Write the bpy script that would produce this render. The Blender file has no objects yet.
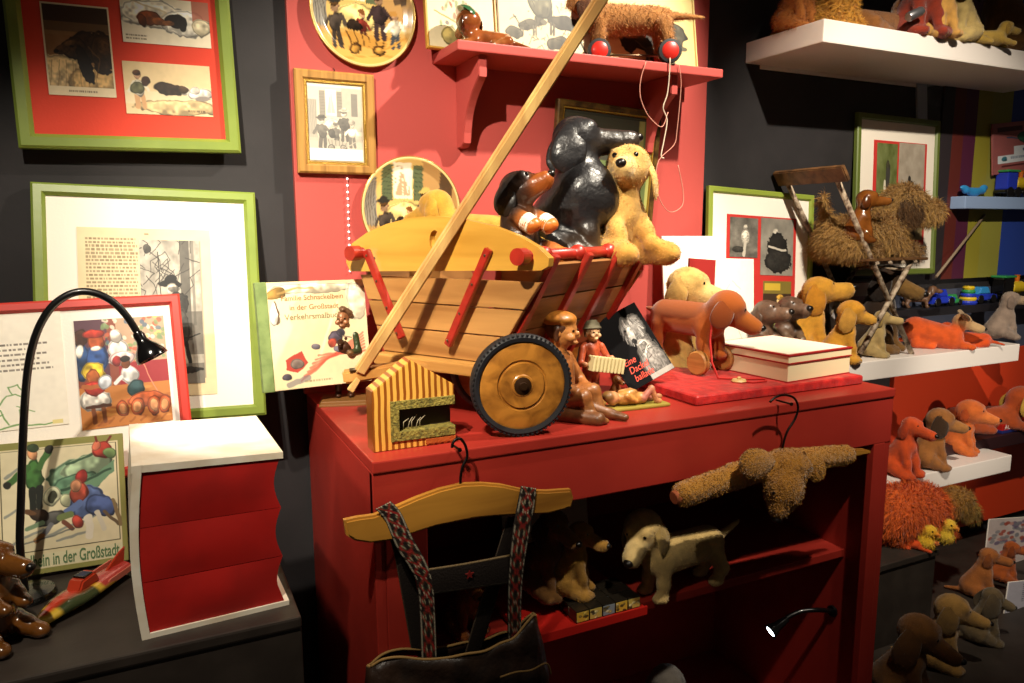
import bpy, bmesh, math, random
import numpy as np
from mathutils import Vector, Matrix, Euler
random.seed(7)
RNG = np.random.default_rng(11)
PI = math.pi
scene = bpy.context.scene
COL = scene.collection

# ------------------------------------------------------------------ camera
FPX, PITCH, ROLL, YAW, CAMZ = 740.5, 0.151318, -0.00443, 0.448386, 1.5
def _cam_matrix():
    cy, sy = math.cos(YAW), math.sin(YAW); cp, sp = math.cos(PITCH), math.sin(PITCH); cr, sr = math.cos(ROLL), math.sin(ROLL)
    W = np.array([[cy, 0, sy], [-sy, 0, cy], [0, -1, 0]])
    P = np.array([[1, 0, 0], [0, cp, -sp], [0, sp, cp]])
    Q = np.array([[cr, -sr, 0], [sr, cr, 0], [0, 0, 1]])
    return Q @ P @ W.T
CM = _cam_matrix()
cam_d = bpy.data.cameras.new('camera'); cam = bpy.data.objects.new('camera', cam_d); COL.objects.link(cam)
cam_d.sensor_width = 36.0; cam_d.lens = FPX / 1024 * 36.0; cam_d.clip_start = 0.02
r_, u_, f_ = CM[0], -CM[1], CM[2]
cam.matrix_world = Matrix(((r_[0], u_[0], -f_[0], 0), (r_[1], u_[1], -f_[1], 0), (r_[2], u_[2], -f_[2], CAMZ), (0, 0, 0, 1)))
scene.camera = cam
def pt(px, py, X=None, Y=None, Z=None, D=None):
    """where the sight line of a pixel meets a plane of the room"""
    d = CM.T @ np.array([(px - 512) / FPX, (py - 341.5) / FPX, 1.0])
    t = X / d[0] if X is not None else Y / d[1] if Y is not None else (Z - CAMZ) / d[2] if Z is not None else D
    return Vector((d[0] * t, d[1] * t, d[2] * t + CAMZ))
proj_dbg = lambda p: (lambda c: (512 + FPX * c[0] / c[2], 341.5 + FPX * c[1] / c[2]))(CM @ np.array([p[0], p[1], p[2] - CAMZ]))
CAMERA_AZ = PI / 2 - YAW                      # the way the camera looks, as an angle from +X
def az(deg):                                  # 0 = to the right across the view, 90 = away, -90 = to the viewer
    return math.radians(deg) - YAW

# ------------------------------------------------------------------ materials
def lin(c):
    c = np.asarray(c, dtype=float)
    return np.where(c <= 0.04045, c / 12.92, ((c + 0.055) / 1.055) ** 2.4)
def rgb(h):
    if isinstance(h, str):
        h = h.lstrip('#'); return tuple(int(h[i:i + 2], 16) / 255 for i in (0, 2, 4))
    return tuple(h)
def L4(h): return (*[float(v) for v in lin(rgb(h))], 1.0)
_mats = {}
def mat(name, col='#888888', rough=.5, metal=0., attr=False, var=None, bump=None, sheen=0., coat=0., wood=None, emit=None, spec=.5, scale=30.):
    """var=(second colour, amount, noise scale); bump=(scale, strength); wood=(dark colour, axis, scale)"""
    if name in _mats: return _mats[name]
    m = bpy.data.materials.new(name); m.use_nodes = True; _mats[name] = m
    nt = m.node_tree; N = nt.nodes; K = nt.links
    b = N['Principled BSDF']
    b.inputs['Roughness'].default_value = rough; b.inputs['Metallic'].default_value = metal
    b.inputs['Specular IOR Level'].default_value = spec
    b.inputs['Base Color'].default_value = L4(col)
    if sheen:
        b.inputs['Sheen Weight'].default_value = sheen; b.inputs['Sheen Roughness'].default_value = .5
    if coat:
        b.inputs['Coat Weight'].default_value = coat; b.inputs['Coat Roughness'].default_value = .08
    tc = N.new('ShaderNodeTexCoord')
    src = None
    if attr:
        a = N.new('ShaderNodeAttribute'); a.attribute_name = 'Col'; src = a.outputs['Color']
    if wood:
        dark, axis, sc = wood
        mp = N.new('ShaderNodeMapping'); s = [sc, sc, sc]; s[axis] = sc * .06; mp.inputs['Scale'].default_value = s
        K.new(tc.outputs['Object'], mp.inputs['Vector'])
        n = N.new('ShaderNodeTexNoise'); n.inputs['Scale'].default_value = 1.; n.inputs['Detail'].default_value = 5; n.inputs['Distortion'].default_value = .6
        K.new(mp.outputs['Vector'], n.inputs['Vector'])
        r = N.new('ShaderNodeValToRGB'); r.color_ramp.elements[0].position = .35; r.color_ramp.elements[1].position = .62
        r.color_ramp.elements[0].color = L4(dark); r.color_ramp.elements[1].color = L4(col)
        K.new(n.outputs['Fac'], r.inputs['Fac']); src = r.outputs['Color']
        bp = N.new('ShaderNodeBump'); bp.inputs['Strength'].default_value = .15; bp.inputs['Distance'].default_value = .002
        K.new(n.outputs['Fac'], bp.inputs['Height']); K.new(bp.outputs['Normal'], b.inputs['Normal'])
    if var:
        c2, amt, sc = var
        n = N.new('ShaderNodeTexNoise'); n.inputs['Scale'].default_value = sc; n.inputs['Detail'].default_value = 4
        K.new(tc.outputs['Object'], n.inputs['Vector'])
        r = N.new('ShaderNodeValToRGB'); r.color_ramp.elements[0].position = .4; r.color_ramp.elements[1].position = .65
        r.color_ramp.elements[0].color = (0, 0, 0, 1); r.color_ramp.elements[1].color = (amt, amt, amt, 1)
        K.new(n.outputs['Fac'], r.inputs['Fac'])
        mx = N.new('ShaderNodeMix'); mx.data_type = 'RGBA'
        K.new(r.outputs['Color'], mx.inputs['Factor'])
        if src is None: mx.inputs['A'].default_value = L4(col)
        else: K.new(src, mx.inputs['A'])
        mx.inputs['B'].default_value = L4(c2); src = mx.outputs['Result']
    if bump:
        sc, st = bump
        n = N.new('ShaderNodeTexNoise'); n.inputs['Scale'].default_value = sc; n.inputs['Detail'].default_value = 3
        K.new(tc.outputs['Object'], n.inputs['Vector'])
        bp = N.new('ShaderNodeBump'); bp.inputs['Strength'].default_value = st; bp.inputs['Distance'].default_value = .004
        K.new(n.outputs['Fac'], bp.inputs['Height']); K.new(bp.outputs['Normal'], b.inputs['Normal'])
    if src is not None: K.new(src, b.inputs['Base Color'])
    if emit:
        b.inputs['Emission Color'].default_value = L4(emit[0]); b.inputs['Emission Strength'].default_value = emit[1]
    return m
PRINT = mat('print_paper', rough=.55, attr=True)
MATTP = mat('matt_black_print', rough=.8, attr=True, spec=.12)
GLOSSP = mat('glazed_print', rough=.18, attr=True, coat=.5)
PLUSH = mat('plush', rough=.9, attr=True, sheen=.25, bump=(420., .5), var=('#1a0d05', .25, 40.), spec=.15)
FURM = mat('fur', rough=.85, attr=True, sheen=.2, spec=.2)
TERRY = mat('terry_cloth', rough=.95, attr=True, sheen=.4, bump=(260., 1.0), spec=.1)
GLAZE = mat('glazed_ceramic', rough=.2, attr=True, coat=.6, bump=(45., .4), var=('#1a0c04', .45, 30.))
CARVED = mat('carved_wood_painted', rough=.45, attr=True, bump=(90., .3), var=('#1a0c04', .35, 90.), coat=.15)
BRONZE = mat('patinated_bronze', rough=.38, attr=True, metal=.25, bump=(110., .5), var=('#140a05', .5, 120.))
BLACKSC = mat('black_painted_sculpture', rough=.34, attr=True, bump=(38., 1.0), spec=.5)
FELT = mat('felt', rough=.95, attr=True, sheen=.3, bump=(500., .3), spec=.1)
GLASSEYE = mat('glass_eye', '#0a0605', rough=.08, coat=1.)
LEATHER = mat('dark_leather', '#2c1c12', rough=.42, bump=(90., .4), var=('#120b07', .7, 25.))

# ------------------------------------------------------------------ objects
def link(o, parent=None):
    COL.objects.link(o)
    if parent is not None: o.parent = parent
    return o
def tag(o, label=None, cat=None, group=None, kind=None):
    if label: o['label'] = label
    if cat: o['category'] = cat
    if group: o['group'] = group
    if kind: o['kind'] = kind
    return o
def thing(name, label, cat, loc=(0, 0, 0), rot=(0, 0, 0), group=None, mtx=None):
    o = bpy.data.objects.new(name, None); o.empty_display_size = .02; COL.objects.link(o)
    if mtx is not None: o.matrix_world = mtx
    else:
        o.location = loc; o.rotation_euler = rot if not isinstance(rot, (int, float)) else (0, 0, rot)
    return tag(o, label, cat, group)
def copy_tree(o, parent=None):
    c = o.copy(); COL.objects.link(c)
    if parent is not None: c.parent = parent
    for ch in list(o.children): copy_tree(ch, c)
    return c
class MB:
    """collects shapes into one mesh"""
    def __init__(s): s.bm = bmesh.new()
    def box(s, lo, hi, bev=0., M=None, seg=2):
        lo, hi = Vector(lo), Vector(hi); c = (lo + hi) / 2; d = hi - lo
        t = bmesh.new(); bmesh.ops.create_cube(t, size=1.)
        for v in t.verts: v.co = Vector((v.co.x * d.x, v.co.y * d.y, v.co.z * d.z))
        if bev > 0: bmesh.ops.bevel(t, geom=t.edges[:], offset=min(bev, min(abs(x) for x in d) * .45), segments=seg, affect='EDGES', profile=.6)
        for v in t.verts: v.co += c
        s._add(t, M); return s
    def _add(s, t, M=None):
        if M is not None: t.transform(M)
        me = bpy.data.meshes.new('t'); t.to_mesh(me); t.free(); s.bm.from_mesh(me); bpy.data.meshes.remove(me)
    def bar(s, a, b, w, h, up=(0, 0, 1), bev=0., w2=None, h2=None):
        """a rectangular bar from a to b, w across, h along up"""
        a, b = Vector(a), Vector(b); z = (b - a); ln = z.length; z.normalize(); u = Vector(up)
        x = z.cross(u).normalized(); y = x.cross(z).normalized() * -1; y = z.cross(x).normalized()
        M = Matrix(((x.x, y.x, z.x, a.x), (x.y, y.y, z.y, a.y), (x.z, y.z, z.z, a.z), (0, 0, 0, 1)))
        t = bmesh.new(); bmesh.ops.create_cube(t, size=1.)
        for v in t.verts:
            k = v.co.z + .5
            ww = w + ((w2 if w2 else w) - w) * k; hh = h + ((h2 if h2 else h) - h) * k
            v.co = Vector((v.co.x * ww, v.co.y * hh, k * ln))
        if bev > 0: bmesh.ops.bevel(t, geom=t.edges[:], offset=bev, segments=2, affect='EDGES')
        s._add(t, M); return s
    def tube(s, pts, r, n=10, cap=True, r2=None):
        pts = [Vector(p) for p in pts]; rings = []; m = len(pts)
        prev = None
        for i, p in enumerate(pts):
            t = (pts[min(i + 1, m - 1)] - pts[max(i - 1, 0)]).normalized()
            if prev is None:
                q = Vector((0, 0, 1)) if abs(t.z) < .9 else Vector((1, 0, 0)); x = t.cross(q).normalized()
            else:
                x = (prev - t * prev.dot(t)).normalized()
            prev = x; y = t.cross(x)
            rr = r[i] if isinstance(r, (list, tuple)) else (r if r2 is None else r + (r2 - r) * i / (m - 1))
            rings.append([s.bm.verts.new(p + (x * math.cos(2 * PI * k / n) + y * math.sin(2 * PI * k / n)) * rr) for k in range(n)])
        for i in range(m - 1):
            for k in range(n):
                f = s.bm.faces.new((rings[i][k], rings[i][(k + 1) % n], rings[i + 1][(k + 1) % n], rings[i + 1][k])); f.smooth = True
        if cap:
            s.bm.faces.new(rings[0][::-1]); s.bm.faces.new(rings[-1])
        return s
    def lathe(s, prof, n=40, M=None, closed=False):
        t = bmesh.new(); rings = []
        for r, z in prof:
            if r < 1e-6: rings.append([t.verts.new((0, 0, z))])
            else: rings.append([t.verts.new((r * math.cos(2 * PI * k / n), r * math.sin(2 * PI * k / n), z)) for k in range(n)])
        prs = list(zip(rings[:-1], rings[1:])) + ([(rings[-1], rings[0])] if closed else [])
        for a, b in prs:
            for k in range(n):
                k2 = (k + 1) % n
                if len(a) == 1 and len(b) == 1: continue
                if len(a) == 1: f = t.faces.new((a[0], b[k], b[k2]))
                elif len(b) == 1: f = t.faces.new((a[k], b[0], a[k2]))
                else: f = t.faces.new((a[k], b[k], b[k2], a[k2]))
        bmesh.ops.recalc_face_normals(t, faces=t.faces[:])
        s._add(t, M); return s
    def prism(s, poly, d, M=None, bev=0.):
        """a 2-D outline (x, z) given thickness d along +y"""
        t = bmesh.new(); a = [t.verts.new((p[0], 0, p[1])) for p in poly]; f = t.faces.new(a)
        r = bmesh.ops.extrude_face_region(t, geom=[f])
        for v in r['geom']:
            if isinstance(v, bmesh.types.BMVert): v.co.y += d
        bmesh.ops.recalc_face_normals(t, faces=t.faces[:])
        if bev: bmesh.ops.bevel(t, geom=[e for e in t.edges if abs(e.verts[0].co.y - e.verts[1].co.y) < 1e-6], offset=bev, segments=2, affect='EDGES')
        s._add(t, M); return s
    def ball(s, c, r, M=None, n=16):
        t = bmesh.new(); bmesh.ops.create_uvsphere(t, u_segments=n, v_segments=n // 2 + 2, radius=1.)
        rr = (r, r, r) if isinstance(r, (int, float)) else r
        for v in t.verts: v.co = Vector((v.co.x * rr[0], v.co.y * rr[1], v.co.z * rr[2]))
        for f in t.faces: f.smooth = True
        if M is not None: t.transform(M)
        for v in t.verts: v.co += Vector(c)
        s._add(t); return s
    def build(s, name, m, parent=None, smooth=None, loc=None, rot=None, kind=None):
        me = bpy.data.meshes.new(name); s.bm.to_mesh(me); s.bm.free()
        if smooth is not None:
            me.shade_smooth() if smooth is True else me.set_sharp_from_angle(angle=math.radians(smooth))
            if smooth is not True:
                for p in me.polygons: p.use_smooth = True
        o = bpy.data.objects.new(name, me); me.materials.append(m); link(o, parent)
        if loc is not None: o.location = loc
        if rot is not None: o.rotation_euler = rot
        if kind: o['kind'] = kind
        return o
def mesh_obj(name, v, f, m, parent=None, col=None, smooth=False):
    me = bpy.data.meshes.new(name)
    v = np.asarray(v, dtype=np.float32); f = np.asarray(f, dtype=np.int32)
    k = f.shape[1]
    me.vertices.add(len(v)); me.vertices.foreach_set('co', v.ravel())
    me.loops.add(f.size); me.loops.foreach_set('vertex_index', f.ravel())
    me.polygons.add(len(f)); me.polygons.foreach_set('loop_start', np.arange(0, f.size, k, dtype=np.int32))
    me.polygons.foreach_set('loop_total', np.full(len(f), k, dtype=np.int32))
    me.update(calc_edges=True); me.validate()
    if col is not None:
        a = me.attributes.new('Col', 'FLOAT_COLOR', 'POINT'); c = np.ones((len(v), 4), dtype=np.float32); c[:, :3] = col
        a.data.foreach_set('color', c.ravel())
    if smooth: me.shade_smooth()
    o = bpy.data.objects.new(name, me); me.materials.append(m); return link(o, parent)

# ------------------------------------------------------------------ printed pictures (vertex-coloured grids)
class Pic:
    def __init__(s, bg, nx=140, ar=1.):
        nx = int(nx * 1.6); s.nx, s.ny = nx, max(8, int(nx * ar)); s.ar = s.ny / s.nx
        s.a = np.empty((s.ny, s.nx, 3)); s.a[:] = rgb(bg)
        s.u, s.v = np.meshgrid((np.arange(s.nx) + .5) / s.nx, (np.arange(s.ny) + .5) / s.ny)
        s.u0, s.v0 = s.u.copy(), s.v.copy(); g = np.random.default_rng(nx); w_ = []          # a little wobble, so that shapes look drawn by hand
        for q in (5, 9, 16, 28, 5, 9, 16, 28):
            t = g.random((int(q * s.ar) + 3, q + 3)); X, Y = s.u0 * q, s.v0 * q * s.ar; i, j = X.astype(int), Y.astype(int); fx, fy = X - i, Y - j
            fx = fx * fx * (3 - 2 * fx); fy = fy * fy * (3 - 2 * fy)
            w_.append(((t[j, i] * (1 - fx) + t[j, i + 1] * fx) * (1 - fy) + (t[j + 1, i] * (1 - fx) + t[j + 1, i + 1] * fx) * fy - .5) / q)
        s.u = s.u0 + .16 * sum(w_[:4]); s.v = s.v0 + .16 * sum(w_[4:]) / s.ar; s.grain = (w_[1] * 9 + w_[2] * 16 + w_[3] * 28 + w_[7] * 28) / 2
    def _mix(s, al, c): s.a += (np.array(rgb(c)) - s.a) * np.clip(al, 0, 1)[..., None]; return s
    def rect(s, x0, y0, x1, y1, c, al=1.): return s._mix(((s.u0 >= x0) & (s.u0 <= x1) & (s.v0 >= y0) & (s.v0 <= y1)) * al, c)
    def ell(s, cx, cy, rx, ry, c, rot=0., al=1.):
        x, y = s.u - cx, (s.v - cy) * s.ar; ry = ry * s.ar; q = math.radians(rot); X = x * math.cos(q) + y * math.sin(q); Y = -x * math.sin(q) + y * math.cos(q)
        d = np.sqrt((X / rx) ** 2 + (Y / ry) ** 2) + s.grain * .25; k = np.array(rgb(c)); m = np.clip((1 - d) * min(rx, ry) * s.nx + .5, 0, 1) * al
        if min(rx, ry) < .03: return s._mix(m, c)
        t = np.clip(.5 + 1.1 * s.grain - .45 * Y / ry - .25 * X / rx, 0, 1)[..., None]; ring = np.clip(1 - np.abs(d - .92) / .10, 0, 1)[..., None]; s.a += (k * (.66 + .56 * t) * (1 - .45 * ring) - s.a) * m[..., None]; return s
    def line(s, P, w, c, al=1.):
        m = np.zeros_like(s.u)
        for (x0, y0), (x1, y1) in zip(P[:-1], P[1:]):
            dx, dy = x1 - x0, (y1 - y0) * s.ar; px, py = s.u - x0, (s.v - y0) * s.ar
            t = np.clip((px * dx + py * dy) / (dx * dx + dy * dy + 1e-12), 0, 1)
            m = np.maximum(m, np.clip((w / 2 - np.hypot(px - t * dx, py - t * dy)) * s.nx + .5, 0, 1))
        return s._mix(m * al, c)
    def poly(s, P, c, al=1.):
        ins = np.zeros(s.u.shape, bool); n = len(P)
        for i in range(n):
            (x0, y0), (x1, y1) = P[i], P[(i + 1) % n]
            if y0 == y1: continue
            ins ^= ((y0 > s.v) != (y1 > s.v)) & (s.u < (x1 - x0) * (s.v - y0) / (y1 - y0) + x0)
        return s._mix(ins * al, c)
    def noise(s, amp, k=8, seed=0):
        g = np.random.default_rng(seed); n = np.zeros_like(s.u)
        for o in range(3):
            q = k * 2 ** o; t = g.random((int(q * s.ar) + 3, q + 3)); X, Y = s.u0 * q, s.v0 * q * s.ar
            i, j = X.astype(int), Y.astype(int); fx, fy = X - i, Y - j
            n += ((t[j, i] * (1 - fx) + t[j, i + 1] * fx) * (1 - fy) + (t[j + 1, i] * (1 - fx) + t[j + 1, i + 1] * fx) * fy - .5) / 2 ** o
        s.a += (n * amp)[..., None]; return s
    def text(s, x0, y0, x1, y1, n, c, seed=0, al=.7, gap=.4):
        g = np.random.default_rng(seed); h = (y1 - y0) / n
        for i in range(n):
            x = x0; y = y0 + i * h; e = x1 - (g.random() * .25 * (x1 - x0) if i == n - 1 else g.random() * .03)
            while x < e:
                w = (.02 + .05 * g.random()) * max(.5, (x1 - x0)); s.rect(x, y, min(x + w, e), y + h * (1 - gap), c, al * (.6 + .4 * g.random())); x += w + .012 * max(.5, (x1 - x0)) * 1.3
        return s
    def kid(s, x, y, h, coat, legs='#3a3028', hair='#5a3a20', skin='#d8a880', hat=None, lean=0.):
        w = h * s.ar
        s.line([(x - .07 * w, y + h), (x - .05 * w, y + .6 * h)], .11 * w, legs); s.line([(x + .09 * w, y + h), (x + .05 * w, y + .6 * h)], .11 * w, legs)
        s.ell(x, y + .5 * h, .15 * w, .2 * h, coat); s.line([(x - .12 * w, y + .36 * h), (x - .24 * w + lean * w, y + .58 * h)], .08 * w, coat); s.line([(x + .12 * w, y + .36 * h), (x + .24 * w + lean * w, y + .55 * h)], .08 * w, coat)
        s.ell(x, y + .17 * h, .1 * w, .12 * h, skin); s.ell(x - .01 * w, y + .11 * h, .11 * w, .08 * h, hair)
        if hat: s.ell(x, y + .07 * h, .17 * w, .04 * h, hat); s.ell(x, y + .03 * h, .1 * w, .06 * h, hat)
        return s
    def pup(s, x, y, w, c, flip=1, leg=None):
        f = flip; leg = leg or c; a = 1 / s.ar
        s.ell(x, y, .36 * w, .12 * w * a, c); s.ell(x + .38 * w * f, y - .13 * w * a, .14 * w, .11 * w * a, c); s.ell(x + .54 * w * f, y - .09 * w * a, .12 * w, .055 * w * a, leg)
        s.ell(x + .32 * w * f, y - .08 * w * a, .06 * w, .13 * w * a, c, 10)
        for q in (-.28, -.2, .2, .28): s.line([(x + q * w * f, y + .05 * w * a), (x + q * w * f, y + .22 * w * a)], .06 * w, leg)
        s.line([(x - .33 * w * f, y - .03 * w * a), (x - .5 * w * f, y - .16 * w * a)], .04 * w, c)
        return s
    def wagon(s, x, y, w, c, dark='#4a3018', pole=1):
        a = 1 / s.ar
        s.poly([(x - .4 * w, y - .16 * w * a), (x + .42 * w, y - .02 * w * a), (x + .34 * w, y + .16 * w * a), (x - .3 * w, y + .06 * w * a)], c)
        for q in range(6): s.line([(x - .36 * w + .14 * q * w, y - .15 * w * a + q * .022 * w * a), (x - .28 * w + .12 * q * w, y + .06 * w * a + q * .018 * w * a)], .02 * w, dark)
        for q in (-.22, .24):
            s.ell(x + q * w, y + .16 * w * a, .12 * w, .12 * w * a, dark); s.ell(x + q * w, y + .16 * w * a, .08 * w, .08 * w * a, c)
        s.line([(x + .3 * w, y + .14 * w * a), (x + .75 * w * pole, y - .08 * w * a)], .035 * w, c)
        return s
    def gray(s, tint=(1, .96, .88)):
        g = s.a @ np.array([.3, .55, .15]); s.a = g[..., None] * np.array(tint); return s
    def sample(s, U, V):
        i = np.clip((U * s.nx).astype(int), 0, s.nx - 1); j = np.clip((V * s.ny).astype(int), 0, s.ny - 1); return lin(np.clip(s.a[j, i], 0, 1))
    def put(s, name, x0, z0, w, h, y, parent, m=None, th=.0012):
        """hang the picture as a thin sheet: lower left corner x0,z0 ; face at y, thickness behind it"""
        gx = np.linspace(0, 1, s.nx); gz = np.linspace(0, 1, s.ny); U, V = np.meshgrid(gx, gz)
        v = np.stack([x0 + U * w, np.full_like(U, y), z0 + (1 - V) * h], -1).reshape(-1, 3); c = lin(np.clip(s.a * (1 + .035 * s.grain[..., None]), 0, 1)).reshape(-1, 3)
        i = np.arange(s.nx * s.ny).reshape(s.ny, s.nx)
        f = np.stack([i[:-1, :-1], i[1:, :-1], i[1:, 1:], i[:-1, 1:]], -1).reshape(-1, 4)
        b = len(v); bv = np.array([[x0, y + th, z0 + h], [x0 + w, y + th, z0 + h], [x0 + w, y + th, z0], [x0, y + th, z0]])
        q = [i[0, 0], i[0, -1], i[-1, -1], i[-1, 0]]
        f2 = [[b, b + 1, b + 2, b + 3]] + [[q[k], q[(k + 1) % 4], b + (k + 1) % 4, b + k] for k in range(4)]
        v = np.vstack([v, bv]); c = np.vstack([c, np.tile(c.mean(0), (4, 1))]); f = np.vstack([f, np.array(f2)])
        return mesh_obj(name, v, f, m or PRINT, parent, c)

def corners(TL, TR, BL):
    """matrix of a flat upright thing from three corners: x to the right, z up, y away; origin at the lower left"""
    u = (TR - TL); w = u.length; u.normalize(); vz = TL - BL; vz -= u * vz.dot(u); h = vz.length; vz.normalize(); y = vz.cross(u); o = (TR + BL) / 2 - u * w / 2 - vz * h / 2
    return Matrix(((u.x, y.x, vz.x, o.x), (u.y, y.y, vz.y, o.y), (u.z, y.z, vz.z, o.z), (0, 0, 0, 1))), w, h
def frame_mesh(w, h, b, d, back=.0, lip=.003):
    """mitred frame bars around w x h; the face at y=-d"""
    mb = MB(); prof = [(0, back), (0, -d * .8), (b * .18, -d), (b * .75, -d), (b, -d * .62), (b, back)]
    loops = []
    for o, y in prof:
        loops.append([mb.bm.verts.new((x, y, z)) for x, z in ((o, o), (w - o, o), (w - o, h - o), (o, h - o))])
    n = len(loops)
    for i in range(n):
        A, B = loops[i], loops[(i + 1) % n]
        for k in range(4): mb.bm.faces.new((A[k], A[(k + 1) % 4], B[(k + 1) % 4], B[k]))
    bmesh.ops.recalc_face_normals(mb.bm, faces=mb.bm.faces[:])
    return mb
def framed(name, label, cat, TL, TR, BL, b, d, fm, matc='#f3ead8', group=None):
    M, w, h = corners(TL, TR, BL); t = thing(name, label, cat, mtx=M, group=group)
    frame_mesh(w, h, b, d).build('frame', fm, t)
    MB().box((b * .6, -d * .5, b * .6), (w - b * .6, -d * .1, h - b * .6)).build('mat_board', mat('mat_board_' + matc.strip('#'), matc, rough=.8, bump=(200., .08)), t)
    return t, w, h, -d * .5 - .0014
def words(body, size, m, parent, x, z, y, align='LEFT', shear=0., ext=.0003, rot=None, name='lettering', sx=1., bold=0.):
    c = bpy.data.curves.new('t', 'FONT'); c.body = body; c.size = size; c.align_x = align; c.shear = shear; c.extrude = ext; c.offset = bold
    o = bpy.data.objects.new('t', c); COL.objects.link(o)
    me = bpy.data.meshes.new_from_object(o.evaluated_get(bpy.context.evaluated_depsgraph_get())); bpy.data.objects.remove(o); bpy.data.curves.remove(c)
    me.materials.clear(); me.materials.append(m); me.name = name
    q = bpy.data.objects.new(name, me); link(q, parent)
    q.location = (x, y, z); q.rotation_euler = rot or (PI / 2, 0, 0); q.scale = (sx, 1, 1)
    return q

# ------------------------------------------------------------------ organic bodies: blended implicit shapes, meshed by surface nets
def _sd(P, pr):
    k = pr[0]
    if k == 'c':
        a, b = np.array(pr[1], float), np.array(pr[2], float); ba = b - a; t = np.clip(((P - a) @ ba) / (ba @ ba + 1e-12), 0, 1)
        return np.linalg.norm(P - a - t[..., None] * ba, axis=-1) - (pr[3] + (pr[4] - pr[3]) * t)
    c, r = np.array(pr[1], float), np.array(pr[2], float); Q = P - c
    R = pr[3]
    if R is not None: Q = Q @ R
    k0 = np.linalg.norm(Q / r, axis=-1); k1 = np.linalg.norm(Q / (r * r), axis=-1) + 1e-9
    return k0 * (k0 - 1) / k1
def C_(a, b, r0, r1, col, k=None): return ('c', tuple(a), tuple(b), r0, r1, col, k)
def E_(c, r, col, rot=None, k=None):
    R = None if rot is None else np.array(Euler([math.radians(q) for q in rot]).to_matrix())
    return ('e', tuple(c), tuple(r), R, col, k)
def _eval(P, prims, k, colors=False):
    d = None
    for pr in prims:
        q = _sd(P, pr); kk = pr[-1] if pr[-1] is not None else k
        if d is None: d = q
        else:
            h = np.clip(.5 + .5 * (d - q) / kk, 0, 1); d = d * (1 - h) + q * h - kk * h * (1 - h)
    return d
def _colors(P, prims, soft):
    D = np.stack([_sd(P, p) for p in prims], -1); w = np.exp(-(D - D.min(-1, keepdims=True)) / soft)
    w /= w.sum(-1, keepdims=True); return w @ np.array([lin(rgb(p[-2])) for p in prims])
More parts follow.
